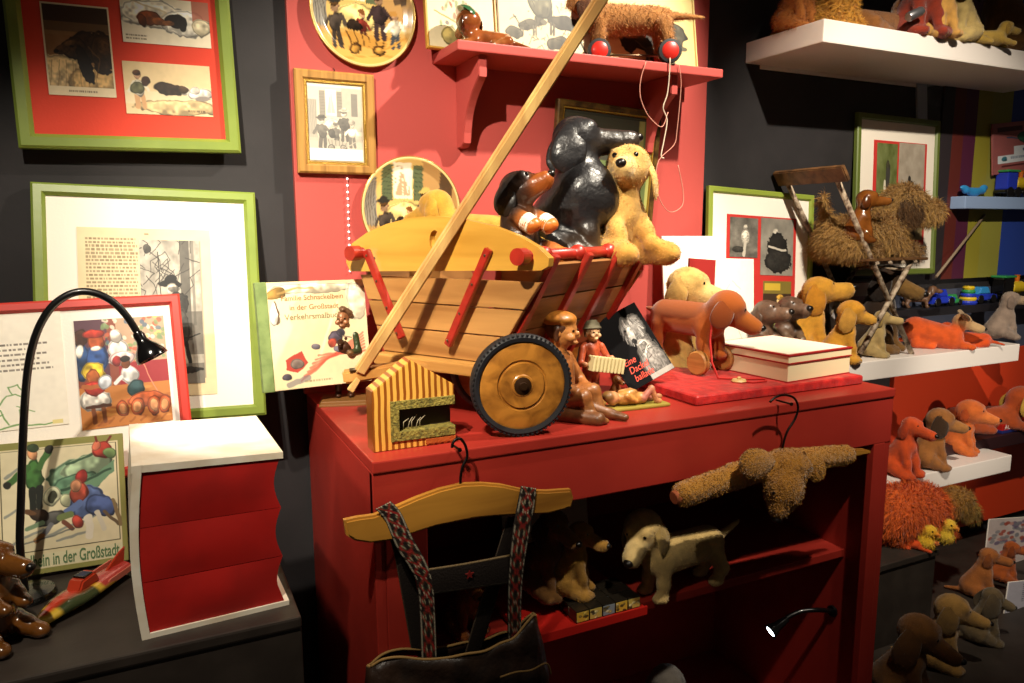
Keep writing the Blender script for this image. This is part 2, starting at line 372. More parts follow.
def blob(name, prims, m, parent=None, k=.03, N=56, soft=.006, fur=None, jitter=0., seed=1):
    lo = np.full(3, 1e9); hi = -lo
    for p in prims:
        if p[0] == 'c':
            for q, r in ((p[1], p[3]), (p[2], p[4])): lo = np.minimum(lo, np.array(q) - r); hi = np.maximum(hi, np.array(q) + r)
        else:
            r = max(p[2]) if p[3] is not None else np.array(p[2]); lo = np.minimum(lo, np.array(p[1]) - r); hi = np.maximum(hi, np.array(p[1]) + r)
    h = (hi - lo).max() / N; lo -= 2.5 * h; n = np.ceil((hi + 2.5 * h - lo) / h).astype(int) + 1
    G = np.stack(np.meshgrid(*[lo[i] + np.arange(n[i]) * h for i in range(3)], indexing='ij'), -1)
    V = _eval(G, prims, k)
    S = V < 0; sl = lambda o, a: a[o[0]:n[0] - 1 + o[0], o[1]:n[1] - 1 + o[1], o[2]:n[2] - 1 + o[2]]
    cs = [(x, y, z) for x in (0, 1) for y in (0, 1) for z in (0, 1)]
    acc = np.zeros((*(n - 1), 3)); cnt = np.zeros(n - 1)
    for a in cs:
        for ax in range(3):
            if a[ax]: continue
            b = tuple(a[i] + (i == ax) for i in range(3)); va, vb = sl(a, V), sl(b, V); x = (va < 0) != (vb < 0)
            t = np.where(x, va / np.where(x, va - vb, 1), 0); p = np.zeros((*(n - 1), 3)); p[:] = a; p[..., ax] += t
            acc += p * x[..., None]; cnt += x
    act = cnt > 0; idx = np.full(n - 1, -1); idx[act] = np.arange(act.sum())
    ii = np.argwhere(act); v = lo + (ii + acc[act] / cnt[act][:, None]) * h
    F = []
    for ax in range(3):
        o1, o2 = [(1, 2), (2, 0), (0, 1)][ax]
        a = [slice(None)] * 3; a[ax] = slice(0, n[ax] - 1); b = [slice(None)] * 3; b[ax] = slice(1, n[ax])
        A = S[tuple(a)]; x = A != S[tuple(b)]
        e = np.argwhere(x); e = e[(e[:, o1] > 0) & (e[:, o2] > 0)]
        q = []
        for d1, d2 in ((1, 1), (0, 1), (0, 0), (1, 0)):
            t = e.copy(); t[:, o1] -= d1; t[:, o2] -= d2; q.append(idx[t[:, 0], t[:, 1], t[:, 2]])
        q = np.stack(q, -1); flip = ~A[e[:, 0], e[:, 1], e[:, 2]]; q[flip] = q[flip][:, ::-1]; F.append(q)
    F = np.vstack(F)
    for _ in range(2):
        d = _eval(v, prims, k); g = np.stack([_eval(v + np.eye(3)[i] * h * .2, prims, k) - _eval(v - np.eye(3)[i] * h * .2, prims, k) for i in range(3)], -1)
        g /= np.linalg.norm(g, axis=-1, keepdims=True) + 1e-9; v = v - g * np.clip(d, -h, h)[:, None]
    col = _colors(v, prims, soft)
    if jitter: v = v + g * (np.random.default_rng(seed).normal(0, jitter, len(v)))[:, None]
    if fur:
        cnt, ln, lay, wd = fur[:4]; gr = np.random.default_rng(seed); up = np.array(fur[4] if len(fur) > 4 else (-.6, 0, -.6), float)
        j = gr.integers(0, len(F), cnt); w4 = gr.dirichlet((1, 1, 1, 1), cnt)
        p = (v[F[j]] * w4[..., None]).sum(1); nn = (g[F[j]] * w4[..., None]).sum(1); nn /= np.linalg.norm(nn, axis=-1, keepdims=True) + 1e-9
        cc = (col[F[j]] * w4[..., None]).sum(1) * gr.uniform(.7, 1.35, (cnt, 1))
        t = up - nn * (nn @ up)[:, None]; dr = nn * (1 - lay) + t * lay + gr.normal(0, .28, (cnt, 3)); dr /= np.linalg.norm(dr, axis=-1, keepdims=True)
        sd = np.cross(dr, nn + gr.normal(0, .4, (cnt, 3))); sd /= np.linalg.norm(sd, axis=-1, keepdims=True) + 1e-9
        L = ln * gr.uniform(.5, 1.2, (cnt, 1)); b = p - nn * h * .2
        mid = b + dr * L * .5 + nn * L * .08; tip = b + dr * L + up * L * .25
        fv = np.concatenate([b - sd * wd, b + sd * wd, mid + sd * wd * .7, mid - sd * wd * .7, tip + sd * wd * .15, tip - sd * wd * .15])
        i = np.arange(cnt) + len(v); ff = np.concatenate([np.stack([i, i + cnt, i + 2 * cnt, i + 3 * cnt], -1), np.stack([i + 3 * cnt, i + 2 * cnt, i + 4 * cnt, i + 5 * cnt], -1)])
        v = np.vstack([v, fv]); F = np.vstack([F, ff]); col = np.vstack([col, np.tile(cc, (2, 1)), np.tile(cc * 1.05, (2, 1)), np.tile(cc * 1.15, (2, 1))])
    return mesh_obj(name, v, F, m, parent, col, smooth=True)
# ================================================================== THE ROOM
YW, YF, ZT, ZP = 1.85, 1.2365, CAMZ - .404, CAMZ - .62
RED = mat('red_painted_board', '#9c2c22', rough=.40, bump=(35., .08), var=('#86231b', .5, 6.), spec=.4)
REDW = mat('red_painted_wall_board', '#b8504a', rough=.5, bump=(60., .06), spec=.3)
DARKW = mat('charcoal_wall_paint', '#211e20', rough=.7, bump=(40., .1), var=('#2a2628', .6, 9.))
BLACKP = mat('black_brown_painted_board', '#2a231e', rough=.5, bump=(50., .08), var=('#38302a', .6, 14.))
FLOORM = mat('dark_floor', '#241d18', rough=.6, bump=(30., .1))
WHITEP = mat('white_lacquer', '#e6ddd6', rough=.35)
def structure(o): o['kind'] = 'structure'; return o
structure(MB().box((-1.6, YW + .02, 0), (4.4, YW + .1, 3.0)).build('wall_back', DARKW))
structure(MB().box((-1.6, -1.0, -.05), (4.4, YW + .1, 0)).build('floor', FLOORM))
structure(MB().box((.3165, YW, ZT - .002), (1.551, YW + .02, 2.75), bev=.002).build('trim_1', REDW))      # the red board the shelf hangs on
# orange glass reflection built as a board, and slate band behind the right-hand shelves
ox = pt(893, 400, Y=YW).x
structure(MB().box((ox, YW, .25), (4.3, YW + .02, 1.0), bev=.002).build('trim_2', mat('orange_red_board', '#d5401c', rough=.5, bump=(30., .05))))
structure(MB().box((ox - .1, YW + .004, 1.0), (4.3, YW + .02, 1.26)).build('trim_3', mat('slate_blue_board', '#4a5064', rough=.5)))
# stripes of a toy display reflected in glass, built as boards
sx = [pt(x, 200, Y=YW).x for x in (936, 947, 958, 970, 984, 1004, 1040, 1100)]
for i, c in enumerate(('#2a2226', '#5a1f18', '#4c1734', '#8d8428', '#8a8636', '#1f3a8c', '#28429a')):
    structure(MB().box((sx[i], YW + .0, 1.3), (sx[i + 1], YW + .02, 2.4)).build('trim_%d' % (4 + i), mat('stripe_' + c.strip('#'), c, rough=.6)))

# ---- the big red cabinet
cab = thing('display_cabinet', 'big red painted open cabinet carrying the toy handcart, lederhosen hung at its front', 'cabinet', (.3205, YF, 0))
CW, CD = 1.351, YW - YF
MB().box((0, -.004, ZT - .022), (CW, CD, ZT), bev=.003).build('top_board', RED, cab)
MB().box((.0, .0, ZT - .140), (CW, .02, ZT - .022), bev=.002).build('apron', RED, cab)
MB().box((0, .002, 0), (.02, CD, ZT - .022), bev=.002).build('side_panel', RED, cab)
MB().box((CW - .02, .002, 0), (CW, CD, ZT - .022), bev=.002).build('side_panel', RED, cab)
MB().box((.02, .0, .0), (.10, .02, ZT - .140), bev=.002).build('stile', RED, cab)
MB().box((CW - .06, .0, .0), (CW - .02, .02, ZT - .140), bev=.002).build('stile', RED, cab)
ZI = CAMZ - .872
MB().box((.02, .10, ZI - .022), (CW - .02, CD - .015, ZI), bev=.002).build('shelf', RED, cab)
MB().box((.02, CD - .012, .02), (CW - .02, CD, ZT - .022)).build('back_panel', RED, cab)
MB().box((.02, .02, .0), (CW - .02, CD, .06), bev=.002).build('bottom_board', RED, cab)

# ---- dark plinth on the left
px1 = pt(301.6, 616.6, Z=ZP); 
pl = thing('display_plinth', 'low dark brown display box under the lamp and the thick red-edged book', 'plinth', (-1.1, px1.y, 0))
MB().box((0, .004, 0), (px1.x + 1.1, YW + .02 - px1.y, ZP - .02), bev=.003).build('body', BLACKP, pl)
MB().box((0, 0, ZP - .02), (px1.x + 1.1, YW + .02 - px1.y, ZP), bev=.004).build('top_board', BLACKP, pl)

# ---- white wall shelves on the right
ws = pt(740, 42, Y=YW + .02); wf = pt(824.4, 18.2, Z=ws.z); ZU = ws.z
def wall_shelf(label, x0, x1, yf, zt, th=.062):
    t = thing('wall_shelf', label, 'shelf', (x0, yf, zt))
    MB().box((0, 0, -th), (x1 - x0, YW + .02 - yf, 0), bev=.003).build('board', WHITEP, t)
    MB().box((.06, YW + .014 - yf, -th - .012), (x1 - x0 - .06, YW + .02 - yf, -th), bev=.001).build('wall_rail', WHITEP, t)
    return t
wall_shelf('thick white floating shelf high at top right, crowded with old toy dogs', wf.x, 3.0, wf.y, ZU)
ZM = CAMZ - .424; mr = pt(1020, 345, Y=1.6)
wall_shelf('white floating shelf just right of the red cabinet, under the rusty chair', 1.676, mr.x, 1.6, ZM)
lr = pt(1012, 455, Y=1.6); ZL = lr.z
wall_shelf('short white floating shelf low at right behind the shaggy dog', 2.1, lr.x, 1.6, ZL)

# ---- red wall shelf on two brackets
sb = pt(431, 54.7, Y=YW); s0 = pt(457.5, 39, Z=sb.z); s1 = pt(724.7, 68.75, Z=sb.z); ZS = sb.z
rs = thing('bracket_shelf', 'red wooden shelf on two curved brackets holding the wheeled plush dog', 'shelf', (s0.x, s0.y, ZS))
SL, SD = s1.x - s0.x, YW - s0.y
MB().box((0, 0, -.023), (SL, SD, 0), bev=.003).build('shelf_board', REDW, rs)
def bracket_poly():
    H, Dp = .205, .15
    P = [(0, 0), (-Dp, 0), (-Dp, -.05)]
    for i in range(9):
        a = i / 8; P.append((-Dp + .004 + .02 * a + .085 * (a ** 1.0) + .018 * math.sin(a * PI * 1.15), -.05 - .12 * a))
    P += [(-.045, -.195), (-.03, -.205), (0, -.205)]
    return P
for x in (.085, .655):
    Mx = Matrix.Translation((x, SD, -.023)) @ Matrix.Rotation(PI / 2, 4, 'Z')
    MB().prism(bracket_poly(), .022, M=Mx, bev=.002).build('bracket', REDW, rs)

# ================================================================== FRAMES AND BOOKS ON THE LEFT
GREENF = mat('olive_green_frame', '#80923a', rough=.38, bump=(40., .06), var=('#6d8030', .5, 10.), coat=.15)
REDF = mat('coral_red_frame', '#c73a30', rough=.4, coat=.15)
Y0 = YW + .017
# the red-matted frame with three dog postcards
t, w, h, y = framed('framed_picture', 'green frame on the dark wall with orange-red mat and three dog postcards', 'picture', pt(4, -42, Y=Y0), pt(231, -16, Y=Y0), pt(15, 149, Y=Y0 - .02), .030, .022, GREENF, '#d8402a')
def to_plane(M, px, py):
    """pixel -> x,z on an upright flat thing"""
    o = M.translation; n = M.col[1].to_3d(); c = Vector((0, 0, CAMZ)); d = pt(px, py, D=1.) - c
    q = c + d * ((o - c).dot(n) / d.dot(n)); l = M.inverted() @ q; return l.x, l.z
def place(pic, name, t, y, x0, y0, x1, y1, m=None):
    """put a picture on thing t between two pixels given as upper left and lower right"""
    a = to_plane(t.matrix_world, x0, y0); b = to_plane(t.matrix_world, x1, y1)
    return pic.put(name, a[0], b[1], b[0] - a[0], a[1] - b[1], y, t, m)
bpy.context.view_layer.update()
p = Pic('#8a6038', 90, 1.3).noise(.12, 4, 1); p.rect(0, 0, 1, .3, '#3a2616').rect(0, .2, 1, .34, '#8d6a42', .5).ell(.2, .8, .5, .25, '#c8aa78').ell(.75, .85, .45, .2, '#b89660')
for i in range(7): p.line([(.1 + .1 * i, .62), (.02 + .12 * i, .95)], .012, '#7a5a34', .6)
p.ell(.66, .46, .34, .17, '#2e1c10').ell(.86, .52, .2, .24, '#35210f').ell(.88, .45, .1, .1, '#5a3a1e', 0, .7).ell(.44, .48, .2, .12, '#3a2412', -12).ell(.27, .5, .14, .05, '#4a2e18', -20).ell(.17, .52, .035, .02, '#080503').ell(.58, .66, .1, .22, '#1a0e07', -16).ell(.38, .42, .09, .03, '#7a5430', -15, .8).ell(.4, .46, .03, .012, '#0a0604').line([(.66, .46), (.78, .58), (.74, .78)], .02, '#6a4826', .6).line([(.3, .56), (.5, .62)], .015, '#120a05')
p.rect(0, .9, 1, 1, '#e5d2ac').text(.3, .935, .75, .97, 1, '#4a3a28', 2).rect(0, 0, .03, 1, '#e5d2ac').rect(.97, 0, 1, 1, '#e5d2ac').rect(0, 0, 1, .02, '#e5d2ac')
place(p, 'print', t, y, 40, 3, 117, 99)
p = Pic('#e9dcc0', 100, .56).noise(.1, 5, 2); p.ell(.35, .35, .4, .3, '#f4ead2').ell(.72, .5, .3, .3, '#f8f0dc').rect(.8, 0, 1, .5, '#9a4a34', .8).ell(.9, .55, .12, .2, '#d9cba8').line([(.15, .1), (.5, .3), (.3, .6)], .02, '#c7b48c', .7)
p.ell(.3, .45, .13, .16, '#7d3f1a').ell(.41, .5, .08, .07, '#94501f', 10).ell(.23, .5, .05, .14, '#5d2c10').ell(.6, .45, .12, .14, '#1d130d').ell(.5, .52, .07, .06, '#8a5226', -10).ell(.68, .52, .05, .16, '#120b07').text(.04, .82, .3, .95, 2, '#5a4a34', 4)
place(p, 'print', t, y, 119, -4, 211, 50)
p = Pic('#e2c898', 100, .58).noise(.05, 4, 3); p.rect(0, .55, 1, .8, '#eadcb8', .6).ell(.6, .85, .5, .15, '#d8bc88')
p.kid(.16, .12, .76, '#e6dcc4', '#d0a070', '#4a2e1a').ell(.15, .5, .08, .11, '#5c5c40').ell(.25, .38, .05, .1, '#3a241a').ell(.5, .5, .16, .11, '#33231a').ell(.68, .5, .06, .1, '#e8e0d0').ell(.66, .48, .07, .08, '#4a3626').ell(.86, .58, .16, .13, '#e9e3d6').ell(.8, .5, .07, .09, '#c9c0b4').ell(.9, .68, .1, .05, '#8a8078').text(.7, .88, .96, .96, 1, '#4a3a28', 5)
place(p, 'print', t, y, 122, 62, 213, 118)

# white-matted frame with the old book page
t, w, h, y = framed('framed_picture', 'green frame with wide white mat round an old page of text and an engraved girl', 'picture', pt(30, 184, Y=Y0 - .004), pt(253, 194.5, Y=Y0 - .004), pt(39, 432, Y=Y0 - .13), .026, .02, GREENF, '#f7efe2')
bpy.context.view_layer.update()
p = Pic('#e0cda2', 170, 1.2).noise(.05, 6, 4)
p.text(.06, .06, .44, .7, 30, '#6d5a3c', 6, .75).text(.49, .03, .53, .045, 1, '#5a4a34', 7)
p.rect(.46, .07, .92, .9, '#a59a84'); a = Pic('#b4a890', 110, 1.9).noise(.25, 9, 5); R = np.random.default_rng(3)
a.rect(.66, 0, .82, .7, '#4a443a', .75).rect(.85, .0, .9, .6, '#6b6354', .6)
for i in range(26):
    x, yy = R.random() * .9, R.random() * .45; a.line([(x, yy), (x + R.normal(0, .14), yy - .08), (x + R.normal(0, .2), yy - .14)], .012, '#39332a', .8)
a.rect(.7, .5, 1, .8, '#4d463b', .6).ell(.5, .3, .2, .028, '#17120d').ell(.5, .275, .1, .03, '#17120d').ell(.52, .345, .09, .045, '#d8cfb8').ell(.55, .34, .1, .02, '#2a231b', 0, .5).ell(.6, .46, .17, .1, '#3a342c').ell(.65, .62, .12, .14, '#494238').line([(.6, .72), (.6, .88)], .06, '#1b1611').line([(.72, .72), (.76, .9)], .06, '#1b1611').line([(.3, .08), (.34, .5)], .015, '#2b251e').ell(.12, .06, .06, .03, '#4a4236', 0, .9).line([(.2, .72), (.95, .66)], .02, '#241e17').rect(0, .86, 1, 1, '#6f6656', .8).ell(.6, .9, .4, .02, '#2b251e')
a.gray(); p2 = a
place(p, 'page', t, y, 77, 228, 217, 394); place(p2, 'engraving', t, y - .0012, 139, 241, 205, 383)

# red frame with a written sheet and a coloured toy scene
t, w, h, y = framed('framed_picture', 'red frame leaning behind the lamp, written sheet and bright toy parade picture', 'picture', pt(-120, 311, Y=1.70), pt(180.5, 295, Y=1.70), pt(-112, 512, Y=1.60), .021, .018, REDF, '#f6efe4')
bpy.context.view_layer.update()
p = Pic('#f4ecdc', 120, 1.25)
for i in range(6): p.text(.18 - .0 * i, .3 + i * .042, .93, .325 + i * .042, 1, '#4a4038', 20 + i, .8)
G = '#6e9a58'
p.line([(.42, .82), (.5, .72), (.58, .7), (.66, .76), (.6, .84), (.62, .95)], .012, G).line([(.55, .7), (.52, .64), (.6, .62), (.64, .68)], .012, G).line([(.44, .84), (.5, .96)], .012, G).line([(.3, .98), (.85, .97)], .014, G).line([(.58, .8), (.72, .86)], .01, G).line([(.35, .9), (.46, .87)], .01, G)
p.rect(.86, .95, .95, .985, '#e5d590')
place(p, 'written_sheet', t, y, -62, 313, 70, 424)
p = Pic('#8b4a3a', 120, 1.05).noise(.1, 6, 7); p.rect(0, .62, 1, 1, '#c07a3c').rect(0, 0, .35, .55, '#5b3a48').rect(.45, 0, 1, .45, '#cfbfa0', .7).rect(.45, .42, 1, .62, '#9a2c34')
R = np.random.default_rng(5)
for i in range(90): p.ell(.3 + .7 * R.random(), .42 * R.random(), .015 + .02 * R.random(), .02, ('#f0e6d0', '#7c9464', '#c65a44', '#e2c070', '#566a80')[R.integers(5)], 0, .8)
for i in range(30): p.ell(R.random(), .65 + .33 * R.random(), .06, .012, ('#a8602c', '#d89a50')[R.integers(2)], 0, .6)
p.ell(.06, .38, .1, .2, '#2c4a78').ell(.06, .16, .09, .09, '#4a2a20').ell(.04, .28, .05, .06, '#e8e2d8')
p.ell(.22, .38, .12, .17, '#31508a').ell(.22, .2, .09, .09, '#b0532a').ell(.2, .13, .12, .04, '#c43a2a').ell(.22, .27, .06, .03, '#f0e0d0')
p.ell(.46, .3, .12, .1, '#f1e9e2').ell(.44, .16, .06, .07, '#f3e8dc').ell(.5, .38, .16, .07, '#f4d8d4').ell(.42, .4, .05, .05, '#b33a3a')
p.ell(.18, .48, .13, .09, '#e5c23c').ell(.18, .53, .08, .08, '#a85c30').ell(.17, .74, .17, .1, '#f2eadf').ell(.18, .63, .12, .07, '#c23a30').line([(.06, .62), (.36, .6)], .04, '#b5683a').ell(.3, .58, .07, .07, '#cfd4dc').line([(.13, .82), (.13, .93)], .05, '#7a4426').line([(.24, .82), (.24, .93)], .05, '#7a4426').line([(.06, .8), (.32, .8)], .03, '#4a2a1c')
p.ell(.56, .54, .1, .09, '#eceae6').ell(.53, .43, .06, .06, '#8a4c2c').ell(.53, .39, .07, .03, '#2a2420').ell(.62, .67, .1, .07, '#2f4a4e').line([(.46, .56), (.4, .6)], .04, '#eceae6')
p.line([(.72, .42), (.86, .74)], .012, '#d88a70').ell(.72, .78, .22, .07, '#d0683c')
for x in (.45, .62, .8, .93): p.ell(x, .84, .075, .085, '#b4552e').ell(x, .84, .05, .058, '#dd9a68')
for i in range(8): p.line([(0.04 + .12 * i, .97), (.1 + .12 * i, .93)], .02, '#8a4a20', .5)
place(p, 'parade_picture', t, y, 74, 322, 173, 420)

# picture book with the policeman and the green car
cb = pt(124, 563, Z=ZP); yb = cb.y
t_ = corners(pt(-8, 445, Y=yb + .06), pt(123.5, 433, Y=yb + .06), pt(-5, 581, Y=yb))
t = thing('picture_book', 'olive-bordered picture book propped behind the brown dog figurine, green car on cover', 'book', mtx=t_[0]); w, h = t_[1:]
bpy.context.view_layer.update()
MB().box((0, -.004, 0), (w, .004, h), bev=.0015).build('cover_board', mat('olive_book_cloth', '#8d8a4a', rough=.7), t)
MB().box((.003, .004, .003), (w - .002, .012, h - .003)).build('page_block', mat('old_paper', '#e2d5b4', rough=.8), t)
p = Pic('#8f8c4c', 150, 1.08); p.rect(.04, .05, .96, .96, '#e0d3aa').rect(.04, .05, .965, .965, '#4a4630', .0).rect(.055, .06, .945, .83, '#55503a').rect(.062, .066, .938, .824, '#e3d7b2'); b = p
p.noise(.05, 5, 9)
for i, (x0, y0, x1, y1) in enumerate(((.08, .55, .2, .5), (.1, .78, .35, .68), (.3, .76, .75, .62), (.45, .78, .7, .74), (.1, .25, .2, .2))): p.line([(x0, y0), (x1, y1)], .022, '#5c6a74', .55)
p.ell(.62, .3, .22, .14, '#7fa080', -12).ell(.7, .24, .2, .1, '#a9c09a', -14).ell(.62, .36, .2, .08, '#5e8468', -8).poly([(.55, .36), (.8, .3), (.93, .2), (.93, .3), (.7, .44), (.5, .44)], '#6d9272').line([(.55, .2), (.86, .13)], .02, '#3d5a44').line([(.5, .4), (.9, .28)], .02, '#38513f')
p.ell(.43, .44, .07, .07, '#d8d8b4').ell(.43, .45, .035, .04, '#4a4c3a').ell(.54, .47, .05, .05, '#cfd2aa').ell(.84, .12, .08, .07, '#a83c30').ell(.8, .09, .04, .05, '#c06a50').ell(.9, .15, .05, .04, '#7d9a60').line([(.8, .05), (.78, .01)], .02, '#7a3028').line([(.88, .06), (.9, .02)], .02, '#7a3028')
p.ell(.31, .26, .065, .13, '#3f6a34').line([(.27, .2), (.12, .29)], .05, '#456f38').line([(.36, .2), (.42, .09)], .05, '#456f38').ell(.42, .07, .03, .03, '#2b2a22').ell(.11, .3, .03, .025, '#2b2a22').ell(.3, .1, .045, .05, '#cf9468').ell(.3, .06, .055, .03, '#34432c').line([(.29, .36), (.29, .52)], .05, '#22251f').line([(.34, .36), (.34, .5)], .05, '#22251f')
p.ell(.7, .5, .12, .13, '#5c6f9e', 15).ell(.8, .55, .13, .09, '#4b5c8c', 25).ell(.64, .42, .07, .08, '#b8503c').ell(.66, .31, .05, .05, '#b03a34').ell(.62, .37, .045, .045, '#c98a64').line([(.64, .5), (.55, .56)], .06, '#6074a4').line([(.7, .62), (.7, .78)], .05, '#e5dcc8').line([(.76, .6), (.8, .74)], .04, '#d8d0bc').ell(.63, .64, .04, .06, '#b8463a').line([(.82, .6), (.92, .7)], .03, '#6d5a44').line([(.9, .52), (.94, .7)], .03, '#8a7450')
p.ell(.42, .6, .12, .05, '#5f5e5a', -14).ell(.33, .56, .08, .045, '#3b2c20', 15).ell(.26, .54, .06, .02, '#6a4a30', 10).line([(.35, .62), (.24, .66)], .04, '#789070').line([(.42, .64), (.34, .73)], .04, '#6e6e72').line([(.34, .73), (.3, .76)], .04, '#b08050').line([(.5, .6), (.58, .58)], .06, '#6f7d4c').line([(.52, .64), (.58, .7)], .04, '#7a4a38').line([(.2, .78), (.6, .7)], .012, '#3f4a54', .6)
p.rect(.04, .855, .96, .955, '#ddd5ae')
p.put('cover_picture', .001, .001, w - .002, h - .002, -.0052, t)
words('Dackelbein in der Großstadt', .031, mat('green_ink', '#5d7a52', rough=.6), t, w * .06, h * .058, -.0056, sx=.52 * w / .215, bold=.0005)

# thick book with red edges
zt_ = pt(137, 468, Y=1.185).z
BL, BR = pt(145, 640, Z=ZP), pt(288, 605, Z=ZP)
TLf, TRf = pt(136, 466, Y=BL.y - .003), pt(283, 452, Y=BR.y + .003); TLb, TRb = pt(133, 424, Z=TLf.z), pt(254, 415.5, Z=TRf.z)
bk = thing('thick_book', 'very thick book standing at the plinth edge, red page edges in three blocks, white covers', 'book', BL)
def lerp(a, b, t): return a + (b - a) * t
def quadblock(name, z0, z1, m, bulge=0., parent=None, xa=0., xb=1., inset=0., dz=0.):
    """a block of pages between two heights (0..1) of the book, its fore edge hollowed"""
    mb = MB(); n = 8; cols = []
    dep = (TLb - TLf); dep.z = 0; bd = dep
    for i in range(n + 1):
        s = i / n
        for side in (0, 1):
            pass
    rows = []; zl = [z0 + (z1 - z0) * i / 8 for i in range(9)]
    for zz in zl:
        row = []
        for i in range(n + 1):
            s = xa + (xb - xa) * i / n
            f = lerp(lerp(BL, BR, s), lerp(TLf, TRf, s), zz); 
            row.append(f - BL + Vector((-.010 * math.sin(PI * zz) * (1 - s) - .004 * (1 - s), 0, 0)))
        rows.append(row)
    m3 = []
    for j, row in enumerate(rows):
        k = math.sin(PI * j / 8)
        fr = [v + Vector((0, inset - bulge * .35 * k * math.sin(PI * i / n), 0)) for i, v in enumerate(row)]
        fr[-1] = fr[-1] + Vector((-bulge * k, 0, 0)); fr[-2] = fr[-2] + Vector((-bulge * .5 * k, 0, 0))
        bk_ = [v + bd * (1 - .0) - Vector((0, inset, 0)) for v in row]
        m3.append([mb.bm.verts.new(v) for v in fr] + [mb.bm.verts.new(v) for v in reversed(bk_)])
    L = len(m3[0])
    for j in range(8):
        for i in range(L): mb.bm.faces.new((m3[j][i], m3[j][(i + 1) % L], m3[j + 1][(i + 1) % L], m3[j + 1][i]))
    mb.bm.faces.new(m3[0][::-1]); mb.bm.faces.new(m3[-1])
    bmesh.ops.recalc_face_normals(mb.bm, faces=mb.bm.faces[:])
    return mb.build(name, m, parent, smooth=35)
REDEDGE = mat('red_page_edges', '#b3140c', rough=.6, bump=(8., .1), var=('#8f0f08', .6, 12.))
WCOV = mat('worn_white_cover', '#efe6d4', rough=.55, var=('#cbb48e', .6, 14.))
for a, b_ in ((.032, .325), (.330, .642), (.646, .958)): quadblock('page_block', a, b_, REDEDGE, .010, bk, .035, .975, .003)
quadblock('cover', .0, .03, WCOV, 0, bk, -.0, 1.01)
quadblock('cover', .96, 1.0, WCOV, 0, bk, -.01, 1.0)
mb = MB(); dep = TLb - TLf; dep.z = 0; n = 10; ring = []
for i in range(n + 1):
    s = i / n; q = lerp(BL, TLf, s) - BL; o = -.010 * math.sin(PI * s) - .004
    ring.append([q + Vector((o, .0, 0)), q + Vector((o, 0, 0)) + dep, q + Vector((o + .012, 0, 0)) + dep, q + Vector((o + .012, .0, 0))])
R3 = [[mb.bm.verts.new(v) for v in r] for r in ring]
for i in range(n):
    for k in range(4): mb.bm.faces.new((R3[i][k], R3[i][(k + 1) % 4], R3[i + 1][(k + 1) % 4], R3[i + 1][k]))
mb.bm.faces.new(R3[0][::-1]); mb.bm.faces.new(R3[-1]); bmesh.ops.recalc_face_normals(mb.bm, faces=mb.bm.faces[:])
mb.build('spine', WCOV, bk)
# worn red title patch on the top cover
cv = [lerp(TLf, TRf, .2) + dep * .08, lerp(TLf, TRf, .85) + dep * .2, lerp(TLf, TRf, .8) + dep * .32, lerp(TLf, TRf, .2) + dep * .22]

# gooseneck lamp
LB = pt(21, 560, Z=ZP); yl = 1.43
lamp = thing('gooseneck_lamp', 'black gooseneck lamp arching over the red-edged book', 'lamp', (pt(20, 545, Y=yl).x, yl, ZP)); lo = Vector(lamp.location)
BLK = mat('black_rubbered_metal', '#0e0d0e', rough=.32, coat=.2, bump=(900., .1))
GLB = mat('black_gloss', '#0a090a', rough=.15, coat=.6)
path = [pt(x, y_, Y=yl) - lo for x, y_ in ((20, 545), (21, 500), (22.5, 450), (25, 400), (29, 362), (37, 332), (50, 309), (66, 296), (82, 291.5), (98, 294), (113, 302), (125, 314), (134, 327), (139, 336))]
path = [Vector((path[0].x, 0, .012))] + path
sm = []
for i in range(len(path) - 1):
    p0, p1, p2, p3 = path[max(i - 1, 0)], path[i], path[i + 1], path[min(i + 2, len(path) - 1)]
    for k in range(5):
        t5 = k / 5; sm.append(.5 * ((2 * p1) + (p2 - p0) * t5 + (2 * p0 - 5 * p1 + 4 * p2 - p3) * t5 ** 2 + (3 * p1 - p0 - 3 * p2 + p3) * t5 ** 3))
sm.append(path[-1])
fine = []
MB().tube(sm, .0062, 12).build('gooseneck', BLK, lamp)
MB().lathe([(0, 0), (.045, 0), (.047, .004), (.044, .011), (.012, .016), (.0, .016)], 32, M=Matrix.Translation((path[0].x, 0, 0))).build('base', GLB, lamp)
hp, hq = pt(138, 334, Y=yl) - lo, pt(153, 358, Y=yl - .01) - lo; hd = (hq - hp).normalized()
qh = hd.to_track_quat('Z', 'Y').to_matrix().to_4x4(); qh.translation = hp
hl = (hq - hp).length
MB().lathe([(.0, -.004), (.008, -.003), (.010, .004), (.0095, .012), (.013, .02), (.021, hl * .62), (.0265, hl * .86), (.027, hl), (.0255, hl), (.020, hl * .7), (.0, hl * .66)], 28, M=qh).build('lamp_head', GLB, lamp, smooth=40)
MB().ball(hp + hd * hl * .72, .0095).build('bulb', mat('warm_bulb', '#fff0d0', rough=.3, emit=('#ffe6bc', 6.)), lamp)
LAMP_HEAD = hp + lo + hd * hl * .9; LAMP_DIR = hd

